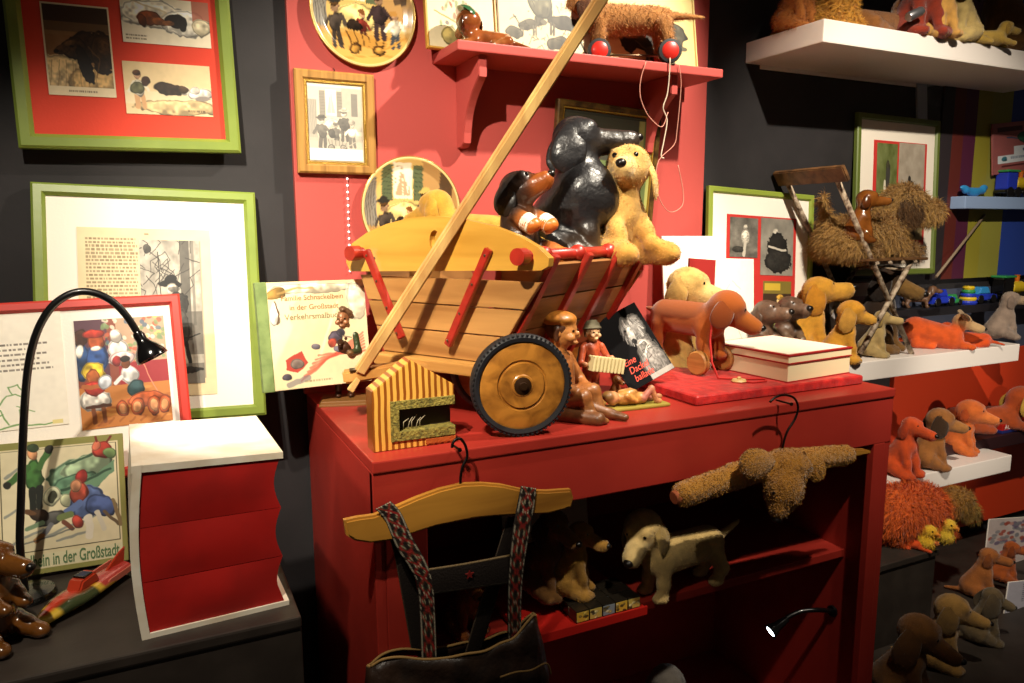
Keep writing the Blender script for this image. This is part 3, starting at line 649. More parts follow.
# tin toy racing boat
b0, b1 = pt(30, 636, Z=ZP), pt(124, 574, Z=ZP); bl = (b1 - b0).length
bt = thing('toy_speedboat', 'small tin toy racer in yellow and red lying on the dark plinth', 'toy boat', b0, math.atan2(b1.y - b0.y, b1.x - b0.x))
TIN = mat('lithographed_tin', '#c9a02c', rough=.22, metal=.15, attr=True, coat=.6)
V = []; Fc = []; Cc = []; nx, nr = 30, 14
for i in range(nx + 1):
    s = i / nx; wd = bl * .15 * min(1, (s * 2.4 + .02)) ** .7 * (1 - .35 * max(0, s - .5) / .5); hg = bl * .075 * min(1, s * 3 + .1) ** .6 * (1 - .2 * s)
    for k in range(nr):
        a = PI * 2 * k / nr; yy = math.cos(a) * wd * (1 if math.sin(a) > -.2 else .75); zz = hg + math.sin(a) * hg * (1.05 if math.sin(a) > 0 else 1.) + .03 * bl * (1 - s) ** 3 * 0
        V.append((s * bl, yy, zz)); top = math.sin(a); c = '#c23a22' if abs(math.cos(a)) < .35 else '#d8b23a'
        if top < -.1: c = '#c9a63a' if s > .3 else '#6a7a30'
        if s < .12: c = '#c8b040'
        if .2 < s < .55 and abs(math.cos(a)) > .6 and top > -.3: c = '#3a4426'
        if s > .62 and top > .3: c = '#b8403a'
        Cc.append(lin(rgb(c)))
for i in range(nx):
    for k in range(nr): Fc.append((i * nr + k, i * nr + (k + 1) % nr, (i + 1) * nr + (k + 1) % nr, (i + 1) * nr + k))
o = mesh_obj('hull', V, Fc, TIN, bt, np.array(Cc), True)
me = MB().prism([(bl * .42, bl * .12), (bl * .47, bl * .2), (bl * .62, bl * .215), (bl * .66, bl * .12)], bl * .13, M=Matrix.Translation((0, -bl * .065, 0)), bev=.003); me.build('cockpit', mat('toy_red', '#b5391f', rough=.3, coat=.5), bt)
MB().box((bl * .5, -bl * .05, bl * .19), (bl * .6, bl * .05, bl * .222), bev=.002).build('cockpit_opening', GLB, bt)
MB().prism([(bl * .74, bl * .1), (bl * 1.0, bl * .1), (bl * 1.03, bl * .24), (bl * .96, bl * .22)], .004, M=Matrix.Translation((0, -.002, 0)), bev=.0008).build('tail_fin', mat('toy_red'), bt)
for sgn in (-1, 1): MB().prism([(bl * .6, bl * .05), (bl * 1.0, bl * .07), (bl * 1.02, bl * .12), (bl * .7, bl * .11)], .003, M=Matrix.Translation((0, sgn * bl * .12, 0)), bev=.0006).build('side_fin', mat('tin_pink', '#c96a58', rough=.3, coat=.5), bt)

# ================================================================== THINGS ON THE RED BOARD
OAKF = mat('gilded_oak_frame', '#b98a48', rough=.4, wood=('#8e6430', 2, 60.), coat=.2)
GILT = mat('gilt_moulding', '#a5802f', rough=.35, metal=.5, bump=(300., .6))
def yard_scene(n, ar, big=1.):
    p = Pic('#d9b878', n, ar).noise(.07, 5, 12)
    p.rect(0, 0, 1, .62, '#ddb66c').rect(.62, .0, 1, .6, '#b78e58').rect(0, .2, .16, .7, '#8a8478').rect(.8, .1, .92, .4, '#5a4634')
    for i in range(5): p.line([(.02 + .03 * i, .2), (.02 + .03 * i, .7)], .008, '#56504a')
    p.rect(.33, .06, .52, .4, '#f2e6c8').rect(.35, .09, .42, .37, '#b8a07c').rect(.43, .09, .5, .37, '#b8a07c').poly([(.35, .09), (.42, .09), (.36, .36)], '#f4ead2').poly([(.5, .09), (.43, .09), (.49, .36)], '#f4ead2')
    p.rect(.21, .08, .32, .42, '#5d6648').rect(.53, .08, .63, .42, '#5d6648')
    for i in range(7): p.line([(.22, .12 + .04 * i), (.31, .12 + .04 * i)], .006, '#3c4430'); p.line([(.54, .12 + .04 * i), (.62, .12 + .04 * i)], .006, '#3c4430')
    p.rect(0, .7, 1, 1, '#c99a50').rect(0, .66, 1, .74, '#b8843c', .6).ell(.45, .56, .2, .12, '#f0d488')
    p.kid(.24, .4, .42, '#4a4038', '#38302a', '#6a4a2c', hat='#33302a').kid(.66, .3, .42, '#3a2c2c', '#3a2c2c', '#54321e', hat='#c9b060').kid(.5, .48, .3, '#7a2e24', '#4a2a20', '#7a4a28').kid(.8, .44, .36, '#ece2c8', '#3d3f44', '#b08040')
    p.ell(.42, .64, .07, .05, '#2c211a').wagon(.52, .76, .5, '#b5843c')
    for i in range(14): p.ell((i * .37) % 1, .88 + .1 * ((i * .61) % 1), .05, .012, '#a57a38', 0, .6)
    return p
def plate(label, cxy, rpx, Yp):
    c = pt(cxy[0], cxy[1], Y=Yp); r = (pt(cxy[0] + rpx, cxy[1], Y=Yp) - pt(cxy[0] - rpx, cxy[1], Y=Yp)).length / 2
    t = thing('wall_plate', label, 'plate', (c.x, Yp, c.z)); pic = yard_scene(220, 1.)
    prof = [(0, .010), (.5, .010), (.78, .009), (.86, .004), (.96, -.003), (1., -.002), (1., .004), (.8, .014), (0, .017)]
    rr = []; 
    for i in range(len(prof) - 1):
        k = {0: 22, 1: 14, 2: 6, 3: 6, 4: 2}.get(i, 2)
        for j in range(k): rr.append((prof[i][0] + (prof[i + 1][0] - prof[i][0]) * j / k, prof[i][1] + (prof[i + 1][1] - prof[i][1]) * j / k, i))
    rr.append((0.0001, .017, 9)); n = 120; V = []; F = []; Cc = []
    for q, dy, i in rr:
        a = np.arange(n) * 2 * PI / n; x, z = np.cos(a) * max(q, 1e-4), np.sin(a) * max(q, 1e-4)
        V.append(np.stack([x * r, np.full(n, dy), z * r], -1))
        if i <= 3 and q < .945: Cc.append(pic.sample(.5 + x * .5, .5 - z * .5))
        else: Cc.append(np.tile(lin(rgb('#d8bb78' if i <= 4 else '#efe6d2')), (n, 1)))
    for i in range(len(rr) - 1):
        for k in range(n): F.append((i * n + k, (i + 1) * n + k, (i + 1) * n + (k + 1) % n, i * n + (k + 1) % n))
    mesh_obj('dish', np.vstack(V), F, GLOSSP, t, np.vstack(Cc), True)
    mb = MB(); 
    mb.lathe([(r * 1.0, -.0035), (r * 1.012, -.0015), (r * 1.0, .002), (r * .985, -.001)], 96, M=Matrix.Rotation(PI / 2, 4, 'X') @ Matrix.Scale(-1, 4, (0, 0, 1)) @ Matrix.Identity(4), closed=True); mb.build('gilt_rim', mat('gilt_rim', '#c9a350', rough=.25, metal=.6), t, smooth=True)
    return t
plate('painted round wall plate at the top, children with a handcart, above the small frame', (364, 11), 52, YW - .016)
plate('painted round wall plate half hidden behind the arched yellow cart board', (412, 209), 49, YW - .016)

t, w, h, y = framed('framed_picture', 'small gilded wooden frame with a sepia print, hanging below the upper plate', 'picture', pt(292.5, 69, Y=YW - .001), pt(372, 76, Y=YW - .001), pt(297.5, 173, Y=YW - .001), .024, .018, OAKF, '#efe4cc')
bpy.context.view_layer.update()
mb = frame_mesh(w - .042, h - .042, .008, .013); 
o = mb.build('gilt_slip', GILT, t); o.location = (.021, -.001, .021)
p = yard_scene(110, 1.45).gray((1.06, .98, .82)); p.a = p.a * .72 + .3; p.rect(0, .84, 1, 1, '#f6efdc').rect(0, 0, 1, .03, '#f3e8cc')
place(p, 'sepia_print', t, y - .001, 306, 84, 362, 162)
MB().tube([(w * .5, .0, h), (w * .5 + .002, -.004, h + .006), (w * .5, .0, h + .009)], .0012, 6).build('hanging_ring', mat('dark_iron', '#1e1a18', rough=.4, metal=.8), t)

# column of LED dots reflected in glass, modelled as glowing beads
ls = thing('light_string', 'thin string of tiny white lights hanging under the small gilded frame', 'lights', pt(347, 168, Y=YW - .006))
LW = mat('tiny_white_light', '#ffffff', rough=.3, emit=('#fff4ec', 2.2))
a, b_ = pt(347, 172, Y=YW - .006), pt(350, 271, Y=YW - .006); lb = Vector(ls.location)
MB().tube([a - lb, (a + b_) / 2 - lb, b_ - lb], .0005, 5).build('wire', mat('pale_wire', '#d49a90', rough=.5), ls)  # added line joining the reflected dots
for i in range(16):
    MB().ball(lerp(a, b_, i / 15) - lb, .0026, n=8).build('bulb', LW, ls)  # each ball is one reflected LED dot, not a lamp

# dark gilt frame behind the big black dog
t, w, h, y = framed('framed_picture', 'dark gilt-edged frame behind the big black dachshund, landscape mostly hidden', 'picture', pt(551, 98, Y=YW - .03), pt(655, 112, Y=YW - .03), pt(549, 262, Y=YW - .006), .020, .02, mat('dark_gilt_frame', '#3a2714', rough=.35, metal=.2, var=('#8a6a30', .5, 40.)), '#2c2a1c')
bpy.context.view_layer.update()
o = frame_mesh(w - .034, h - .034, .006, .016).build('gilt_slip', GILT, t); o.location = (.017, 0, .017)
p = Pic('#5a6a3a', 60, 1.4).noise(.15, 5, 3); p.rect(0, 0, 1, .35, '#3b3a2c').rect(.8, 0, 1, 1, '#a6a45a', .8).rect(.86, .0, .93, 1, '#3a4a28', .7)
place(p, 'painting', t, y, 562, 112, 644, 240)

# two dog prints leaning on the red shelf
YSB = YW - .03
def leaning_print(label, TL, TR, BL, pic, slip, y0=YW - .012, y1=YW - .05):
    M, w, h = corners(pt(*TL, Y=y0), pt(*TR, Y=y0), pt(*BL, Y=y1)); M.translation.z = ZS + .0005
    t = thing('framed_print', label, 'picture', mtx=M); bpy.context.view_layer.update()
    frame_mesh(w, h, .007, .012).build('frame', slip, t)
    MB().box((.003, -.006, .003), (w - .003, -.001, h - .003)).build('backing', mat('cream_card', '#efe3c4', rough=.7), t)
    pic.put('drawing', .006, .006, w - .012, h - .012, -.0075, t); return t
p = Pic('#dccfa8', 110, 1.1).noise(.03, 4, 3)
R = np.random.default_rng(8)
for i in range(40): p.ell(.4 + R.normal(0, .12), .62 + R.normal(0, .1), .02, .025, ('#a8503c', '#7a8a58', '#c89a78', '#8a6a50')[R.integers(4)], 0, .8)
p.ell(.32, .88, .14, .09, '#b0a060').line([(.1, .66), (.5, .76)], .02, '#9a8a50').ell(.28, .76, .03, .02, '#7a7068')
leaning_print('framed colour print leaning at the left end of the red shelf, behind the sleeping figurine', (418, -62), (490, -49), (427, 50), p, mat('yellow_wood_slip', '#c8963c', rough=.45))
p = Pic('#d6c9a0', 150, .8).noise(.03, 4, 4)
p.pup(.3, .72, .30, '#4a4638', 1, '#5e5a4a').pup(.66, .66, .42, '#3a362c', -1, '#4e4a3c').ell(.42, .52, .13, .14, '#6a664e', 20).ell(.6, .84, .12, .05, '#4c483a', -10).line([(.8, .74), (.9, .92), (.84, .95)], .02, '#45412f').ell(.15, .80, .1, .05, '#5b5746')
R = np.random.default_rng(9)
for i in range(70): x, yy = .15 + .7 * R.random(), .48 + .42 * R.random(); p.line([(x, yy), (x + R.normal(0, .03), yy + R.normal(0, .03))], .006, '#2c291f', .7)
leaning_print('dog sketch print leaning on the red shelf behind the diagonal pole', (492, -58), (592, -39), (496, 68), p, mat('dark_slip', '#7a6232', rough=.5))
p = Pic('#d6c180', 120, .9).noise(.05, 4, 5)
p.ell(.4, .55, .2, .22, '#38342c').ell(.75, .58, .16, .2, '#4a4638').ell(.28, .62, .1, .2, '#2c2820').pup(.6, .75, .5, '#57533f', 1).text(.3, .88, .7, .94, 1, '#4a4030', 3)
leaning_print('yellowed dog print at the right end of the red shelf, behind the wheeled plush dog', (597, -10), (692, 6), (600, 78), p, mat('pale_slip', '#d8bf7c', rough=.5))

# old children's book standing at the left end of the cabinet
M, w, h = corners(pt(259, 283, Y=1.70), pt(366, 279, Y=1.73), pt(262, 393, Y=1.665))
t = thing('old_book', 'worn cream children\'s book with torn green spine behind the curly-haired figurine', 'book', mtx=M); bpy.context.view_layer.update()
MB().box((.0, -.003, 0), (w, .003, h), bev=.0012).build('cover_board', mat('aged_cream_card', '#e6d5a8', rough=.65, var=('#c9ad74', .6, 20.)), t)
MB().box((.004, .003, .003), (w - .003, .012, h - .003)).build('page_block', mat('old_paper'), t)
MB().box((-.004, -.0045, -.001), (w * .085, .013, h + .001), bev=.002).build('spine', mat('faded_green_cloth', '#7f9458', rough=.8, var=('#5e7440', .7, 40.)), t)
p = Pic('#ecdcae', 130, 1.03).noise(.05, 4, 21); p.ell(.5, .06, .5, .05, '#f4e8c6').ell(.08, .1, .1, .05, '#9c7a3c', -20).line([(.1, .1), (.3, .05), (.45, .06)], .02, '#a98a4c', .8).ell(.06, .3, .05, .12, '#fbf6ea').ell(.9, .2, .12, .2, '#fdf6e2', 0, .6)
p.line([(.06, .18), (.1, .3), (.08, .4)], .015, '#5a4426')
for i in range(7): p.line([(.28 + .03 * i, .92 - .035 * i), (.95, .52 + .03 * i)], .02, '#cf5a44', .65)
p.poly([(.14, .72), (.3, .66), (.36, .76), (.26, .86), (.14, .82)], '#b8483a').ell(.25, .77, .07, .05, '#8a7a70').ell(.14, .88, .05, .03, '#4a4650').line([(.15, .95), (.35, .9)], .05, '#6a6a74', .6).ell(.64, .55, .08, .06, '#5a5260').ell(.6, .6, .05, .05, '#b8503c').ell(.7, .51, .05, .04, '#494653').ell(.44, .62, .04, .03, '#77727c').ell(.66, .66, .05, .035, '#6a6672').line([(.72, .54), (.82, .57)], .012, '#8a7a68').text(.3, .93, .6, .96, 1, '#8a7a58', 8)
p.put('cover_picture', w * .086, .001, w * .914 - .001, h - .002, -.0042, t)
INK = mat('faded_brown_ink', '#a0713a', rough=.7); INK2 = mat('faded_grey_ink', '#8d7d58', rough=.7)
words('Familie Schnackelbein', .0165, INK, t, w * .2, h * .825, -.0048); words('in der Großstadt', .0165, INK, t, w * .27, h * .735, -.0048); words('Verkehrsmalbuch', .0185, INK2, t, w * .22, h * .645, -.0048)
# ================================================================== DOGS
def V3(*a): return np.array(a, float)
def ear(name, A, dr, out, l, w, th, m, parent, col, fur=None, seed=3):
    """a hanging ear flap: from A along dr, flat side facing out"""
    A, dr, out = map(lambda q: np.array(q, float), (A, dr, out)); dr /= np.linalg.norm(dr); out = out - dr * (out @ dr); out /= np.linalg.norm(out) + 1e-9; wd = np.cross(dr, out)
    n, k = 14, 14; V = []; F = []; cc = []
    c = lin(rgb(col))
    for i in range(n + 1):
        s = i / n; ww = w * (.42 + .58 * math.sin(PI * min(.72, s * .78 + .05))) * (math.sqrt(max(0, 1 - ((s - .72) / .28) ** 2)) if s > .72 else 1.) + 1e-4
        tt = th * (1.15 - .4 * s) * (math.sqrt(max(0, 1 - ((s - .85) / .15) ** 2)) if s > .85 else 1.) + 1e-4
        o = A + dr * l * s + out * (l * .10 * math.sin(PI * s) - .02 * l)
        for j in range(k):
            a = 2 * PI * j / k; V.append(o + wd * math.cos(a) * ww / 2 + out * (math.sin(a) * tt / 2 - .25 * tt * math.cos(a) ** 2)); cc.append(c)
    for i in range(n):
        for j in range(k): F.append((i * k + j, i * k + (j + 1) % k, (i + 1) * k + (j + 1) % k, (i + 1) * k + j))
    V = np.array(V); cc = np.array(cc); F = np.array(F)
    caps = np.array([[j, (j + 1) % k, k // 2 + 0 if False else (k - 1 - j) % k, (k - j - 2) % k] for j in range(k // 2 - 1)])
    if fur:
        cnt, ln, wd_ = fur; g = np.random.default_rng(seed); j = g.integers(0, len(F), cnt); w4 = g.dirichlet((1, 1, 1, 1), cnt); p = (V[F[j]] * w4[..., None]).sum(1)
        d = dr * .8 + out * .35 + g.normal(0, .3, (cnt, 3)); d /= np.linalg.norm(d, axis=-1, keepdims=True); sd = np.cross(d, out + g.normal(0, .4, (cnt, 3))); sd /= np.linalg.norm(sd, axis=-1, keepdims=True)
        L = ln * g.uniform(.5, 1.2, (cnt, 1)); q = np.concatenate([p - sd * wd_, p + sd * wd_, p + d * L + sd * wd_ * .2, p + d * L - sd * wd_ * .2]); i0 = np.arange(cnt) + len(V)
        F = np.vstack([F, np.stack([i0, i0 + cnt, i0 + 2 * cnt, i0 + 3 * cnt], -1)]); V = np.vstack([V, q]); cc = np.vstack([cc, np.tile(c * g.uniform(.7, 1.35, (cnt, 1)), (4, 1))])
    return mesh_obj(name, V, F, m, parent, cc, True)
def vlerp(a, b, t): return a + (b - a) * t
POSE = {
 'stand': dict(rump=(-.42, 0, .40), rr=.155, chest=(.30, 0, .40), cr=.18, neck=(.50, 0, .60), nr=.12, head=(.58, 0, .76), tail=((-.56, 0, .46), (-.86, 0, .58)),
               legs=[((.30, .11, .34), (.32, .12, .05), .075, .055, 1), ((.30, -.11, .34), (.32, -.12, .05), .075, .055, 1), ((-.42, .11, .32), (-.46, .12, .05), .10, .055, 1), ((-.42, -.11, .32), (-.46, -.12, .05), .10, .055, 1)]),
 'sit': dict(rump=(-.06, 0, .20), rr=.22, chest=(.10, 0, .50), cr=.18, neck=(.13, 0, .70), nr=.125, head=(.18, 0, .86), tail=((-.24, 0, .08), (-.5, .1, .05)),
             legs=[((.17, .11, .48), (.27, .12, .05), .075, .055, 1), ((.17, -.11, .48), (.27, -.12, .05), .075, .055, 1), ((.0, .17, .17), (.22, .2, .055), .14, .06, 1), ((.0, -.17, .17), (.22, -.2, .055), .14, .06, 1)]),
 'beg': dict(rump=(-.04, 0, .22), rr=.22, chest=(.02, 0, .52), cr=.19, neck=(.05, 0, .72), nr=.13, head=(.09, 0, .88), tail=((-.24, 0, .1), (-.4, 0, .06)),
             legs=[((.12, .14, .54), (.30, .10, .42), .07, .055, 0), ((.12, -.14, .54), (.30, -.10, .42), .07, .055, 0), ((.02, .16, .14), (.34, .2, .07), .13, .07, 0), ((.02, -.16, .14), (.34, -.2, .07), .13, .07, 0)]),
 'lie': dict(rump=(-.40, 0, .17), rr=.165, chest=(.28, 0, .19), cr=.185, neck=(.42, 0, .33), nr=.13, head=(.50, 0, .46), tail=((-.55, 0, .14), (-.85, .06, .06)),
             legs=[((.30, .14, .12), (.62, .14, .05), .075, .055, 0), ((.30, -.14, .12), (.62, -.14, .05), .075, .055, 0), ((-.36, .16, .12), (-.10, .2, .055), .12, .055, 0), ((-.36, -.16, .12), (-.10, -.2, .055), .12, .055, 0)]),
}
def dog(name, label, loc, yaw, s, pose='sit', coat='#a8752f', ears=None, muzzle=None, legc=None, belly=None, hy=0., hp=-8., m=None, N=52, fur=None, el=.30, ew=.17, hr=.15, ml=.26, mr=.075, group=None, cat='toy dog',
        mod=None, extra=(), collar=None, eye=.022, top=None, rot=None, k=.05, nose='#120c0a', earm=None, eardir=(-.15, 0, -1), eye_parts=True, hroll=0.):
    if m is None and fur is None and N >= 44: fur = (5000 if N < 60 else 9000, .012 * s + .0012, .35, .0024 * s + .0002)
    m = m or PLUSH; P = dict(POSE[pose]); 
    if mod: P.update(mod)
    ears = ears or coat; muzzle = muzzle or coat; legc = legc or coat; belly = belly or coat; top = top or coat
    t = thing(name, label, cat, loc, rot or (0, 0, yaw), group)
    q = lambda v: tuple(np.array(v, float) * s)
    a, b = math.radians(hy), math.radians(hp); f = V3(math.cos(b) * math.cos(a), math.cos(b) * math.sin(a), math.sin(b)); l = V3(-math.sin(a), math.cos(a), 0); u = np.cross(f, l)
    if hroll:
        c_, s_ = math.cos(math.radians(hroll)), math.sin(math.radians(hroll)); l, u = l * c_ + u * s_, u * c_ - l * s_
    H = V3(*P['head']); pr = []
    ch, rp, nk = V3(*P['chest']), V3(*P['rump']), V3(*P['neck'])
    pr += [C_(q(rp), q(ch), P['rr'] * s, P['cr'] * s, coat), C_(q(ch), q(nk), P['cr'] * .86 * s, P['nr'] * s, coat), C_(q(nk), q(H), P['nr'] * s, hr * .8 * s, coat)]
    if belly != coat: pr.append(C_(q(ch + V3(.35 * P['cr'], 0, -.25 * P['cr'])), q(nk + V3(.25 * P['nr'], 0, -.2 * P['nr'])), P['cr'] * .72 * s, P['nr'] * .7 * s, belly))
    pr.append(E_(q(H), (hr * 1.08 * s, hr * .95 * s, hr * .98 * s), top)); mt = H + f * (hr + ml * .82) - u * hr * .22
    pr.append(C_(q(H + f * hr * .45 - u * hr * .15), q(mt), hr * .62 * s, mr * s, muzzle)); pr.append(C_(q(H + f * hr * .5 - u * hr * .4), q(mt - u * mr * .55 - f * mr * .35), hr * .42 * s, mr * .7 * s, muzzle))
    for sg in (1, -1): pr.append(E_(q(H + f * hr * .62 + l * sg * hr * .42 + u * hr * .42), (hr * .3 * s,) * 3, top))
    if P.get('tail'): A, B = P['tail']; pr.append(C_(q(V3(*A) * .9 + V3(*rp) * .1), q(B), .05 * s, .022 * s, coat))
    for A, B, r0, r1, paw in P['legs']:
        A, B = V3(*A), V3(*B); mid = vlerp(A, B, .55)
        if paw and A[0] < -.2: mid = mid + V3(-.07, 0, 0)
        pr += [C_(q(A), q(mid), r0 * s, vlerp(r0, r1, .6) * s, coat), C_(q(mid), q(B), vlerp(r0, r1, .6) * s, r1 * s, legc)]
        pr.append(E_(q(B + (V3(.045, 0, -.01) if paw else V3(.02, 0, 0))), (r1 * 1.45 * s, r1 * 1.15 * s, r1 * .95 * s), legc))
    for e in extra: pr.append((e[0], *[tuple(np.array(x) * s) if isinstance(x, tuple) else x for x in e[1:3]], *([e[3] * s, e[4] * s] if e[0] == 'c' else [e[3]]), *e[-2:]))
    blob('body', pr, m, t, k=k * s, N=N, soft=.02 * s, fur=fur, seed=len(label))
    for sg in (1, -1):
        A = H + l * sg * hr * .72 + u * hr * .48 - f * hr * .15; o = l * sg + u * .1
        hd = V3(*eardir); hd = f * hd[0] + l * sg * (.18 + hd[1]) + (u * .35 + V3(0, 0, .65)) * hd[2] 
        ear('ear', q(A), hd, o, el * s, ew * s, .045 * s, earm or m, t, ears, fur=(fur[0] // 9, fur[1] * .8, fur[3]) if fur else None)
    if eye_parts:
        for sg in (1, -1):
            e = H + f * hr * .90 + l * sg * hr * .46 + u * hr * .38
            MB().ball(q(e), eye * s, n=10).build('eye', GLASSEYE, t)
        MB().ball(q(mt + f * mr * .85 + u * mr * .25), (mr * .55 * s, mr * .6 * s, mr * .48 * s), n=10).build('nose', mat('nose_' + nose.strip('#'), nose, rough=.3), t)
    if collar:
        d = (H - nk); d /= np.linalg.norm(d); cc = nk * .8 + H * .2; qd = Vector(d).to_track_quat('Z', 'Y').to_matrix().to_4x4(); qd.translation = Vector(q(cc))
        rr = P['nr'] * 1.1 * s; MB().lathe([(rr, -.02 * s), (rr + .02 * s, 0), (rr, .02 * s), (rr - .03 * s, 0)], 28, M=qd, closed=True).build('collar', mat('collar_' + collar.strip('#'), collar, rough=.6), t)
    return t
def mpp(p):                                   # metres per pixel at a place
    return abs((CM @ np.array([p[0], p[1], p[2] - CAMZ]))[2]) / FPX

# ================================================================== THE HANDCART
AZL = math.radians(90 - 60); eL = Vector((math.cos(AZL), math.sin(AZL), 0)); eR = Vector((eL.y, -eL.x, 0))
Wg = pt(521, 435, Z=ZT); rW = .5 * 103 * mpp(Wg); Wc = Wg + Vector((0, 0, rW))
cc0 = pt(490, 372, D=(CM @ np.array([Wg.x, Wg.y, Wg.z - CAMZ]))[2] + .055)
cart = thing('handcart', 'old wooden toy handcart with red stakes and a long pole, carrying the plush dogs', 'handcart', (cc0.x, cc0.y, ZT), AZL - PI / 2)
# local frame: x = eR (to the right, towards us), y = eL (back), z up
cart.rotation_euler = (0, 0, math.atan2(eR.y, eR.x)); bpy.context.view_layer.update()
CMi = cart.matrix_world.inverted()
def cp(px, py, dy=0.):
    """pixel -> cart x,z on the cart's end panel (moved back by dy)"""
    o = cc0 + eL * dy; d = pt(px, py, D=1.) - Vector((0, 0, CAMZ)); q = Vector((0, 0, CAMZ)) + d * ((o - Vector((0, 0, CAMZ))).dot(eL) / d.dot(eL)); l = CMi @ q; return l.x, l.z
HONEY = mat('varnished_honey_pine', '#d6a244', rough=.3, wood=('#b8842f', 0, 20.), coat=.35)
SLAT = mat('weathered_cart_planks', '#bd8a4c', rough=.5, wood=('#8f602e', 0, 18.))
SLATL = mat('weathered_side_planks', '#a3703a', rough=.5, wood=('#6a421e', 1, 22.))
BEAM = mat('pale_beech_beam', '#cf9d55', rough=.45, wood=('#a87436', 0, 24.))
POLE = mat('pale_pine_pole', '#e3bb74', rough=.45, wood=('#c8985a', 2, 22.))
STAKE = mat('red_stake_paint', '#a8281a', rough=.38, var=('#7d1a10', .6, 40.), coat=.2)
SCREW = mat('screw_steel', '#6a5a44', rough=.35, metal=.8)
def arch(px_pts): return [cp(*p) for p in px_pts]
top = arch([(356, 271), (352, 262), (353, 252), (358, 243), (372, 233), (392, 224), (415, 218), (440, 216), (468, 219), (498, 226), (524, 236), (543, 247), (554, 258), (553, 266), (546, 270)])
hole = [cp(440 + 5 * math.cos(a), 240 + 10 * math.sin(a)) for a in np.linspace(0, 2 * PI, 15)[:-1]]
def board_with_hole(name, outline, hole, d, m, parent, y0):
    bm = bmesh.new(); ov = [bm.verts.new((p[0], y0, p[1])) for p in outline]; hv = [bm.verts.new((p[0], y0, p[1])) for p in hole]
    es = [bm.edges.new((ov[i], ov[(i + 1) % len(ov)])) for i in range(len(ov))] + [bm.edges.new((hv[i], hv[(i + 1) % len(hv)])) for i in range(len(hv))]
    bmesh.ops.triangle_fill(bm, edges=es, use_beauty=True)
    hs = set(hv)
    bmesh.ops.delete(bm, geom=[f for f in bm.faces if all(v in hs for v in f.verts)], context='FACES_ONLY')
    r = bmesh.ops.extrude_face_region(bm, geom=bm.faces[:])
    for v in r['geom']:
        if isinstance(v, bmesh.types.BMVert): v.co.y += d
    bmesh.ops.recalc_face_normals(bm, faces=bm.faces[:]); mb = MB(); mb.bm.free(); mb.bm = bm; return mb.build(name, m, parent)
board_with_hole('arched_board', top, hole, .018, HONEY, cart, -.018)
CLEN = .46
board_with_hole('arched_board', [(x, z) for x, z in top], hole, .018, HONEY, cart, CLEN)
xl0, zt0 = cp(360, 274); xr0, _ = cp(541, 274); zb0 = (cp(385, 354)[1] + cp(490, 360)[1]) / 2; xl1, xr1 = cp(384, 352)[0], cp(490, 360)[0]
def endx(z):
    k = (z - zb0) / (zt0 - zb0); return vlerp(xl1, xl0, k), vlerp(xr1, xr0, k)
hgt = zt0 - zb0
for yy in (0., CLEN):
    for i in range(3):
        za, zb = zb0 + hgt * (i / 3) + .001, zb0 + hgt * ((i + 1) / 3) - .0018
        (a0, a1), (b0, b1) = endx(za), endx(zb); MB().prism([(a0, za), (a1 + .003 * (i % 2), za), (b1, zb), (b0, zb)], .012, M=Matrix.Translation((0, yy, 0)), bev=.001).build('end_plank', SLAT, cart)
def stake(pa, pb, w=.017, d=.012):
    a, b = cp(*pa), cp(*pb); o = MB().bar((a[0], -.024, a[1]), (b[0], -.024 + .004, b[1]), w, d, up=(0, 1, 0), bev=.0015).build('stake', STAKE, cart)
    for q in (.06, .35, .65, .94):
        MB().ball((vlerp(a[0], b[0], q), -.0305, vlerp(a[1], b[1], q)), (.0028, .0014, .0028), n=8).build('screw', SCREW, o)
stake((374, 250), (408, 337)); stake((496, 249), (454, 344))
for x in (380, 521):
    MB().ball((cp(x, 258)[0], -.018, cp(x, 258)[1]), (.004, .0015, .004), n=8).build('screw', SCREW, cart)
# bottom beam and bed
zq = zb0 - .026
MB().box((xl1 - .004, -.03, zq), (xr1 + .004, .03, zb0 - .001), bev=.004).build('cross_beam', BEAM, cart)
MB().box((xl1, .03, zb0 - .016), (xr1, CLEN + .012, zb0 - .001), bev=.002).build('bed_board', SLAT, cart)
MB().box((xl1 - .004, CLEN - .03, zq - .0), (xr1 + .004, CLEN + .02, zb0 - .016), bev=.004).build('cross_beam', BEAM, cart)
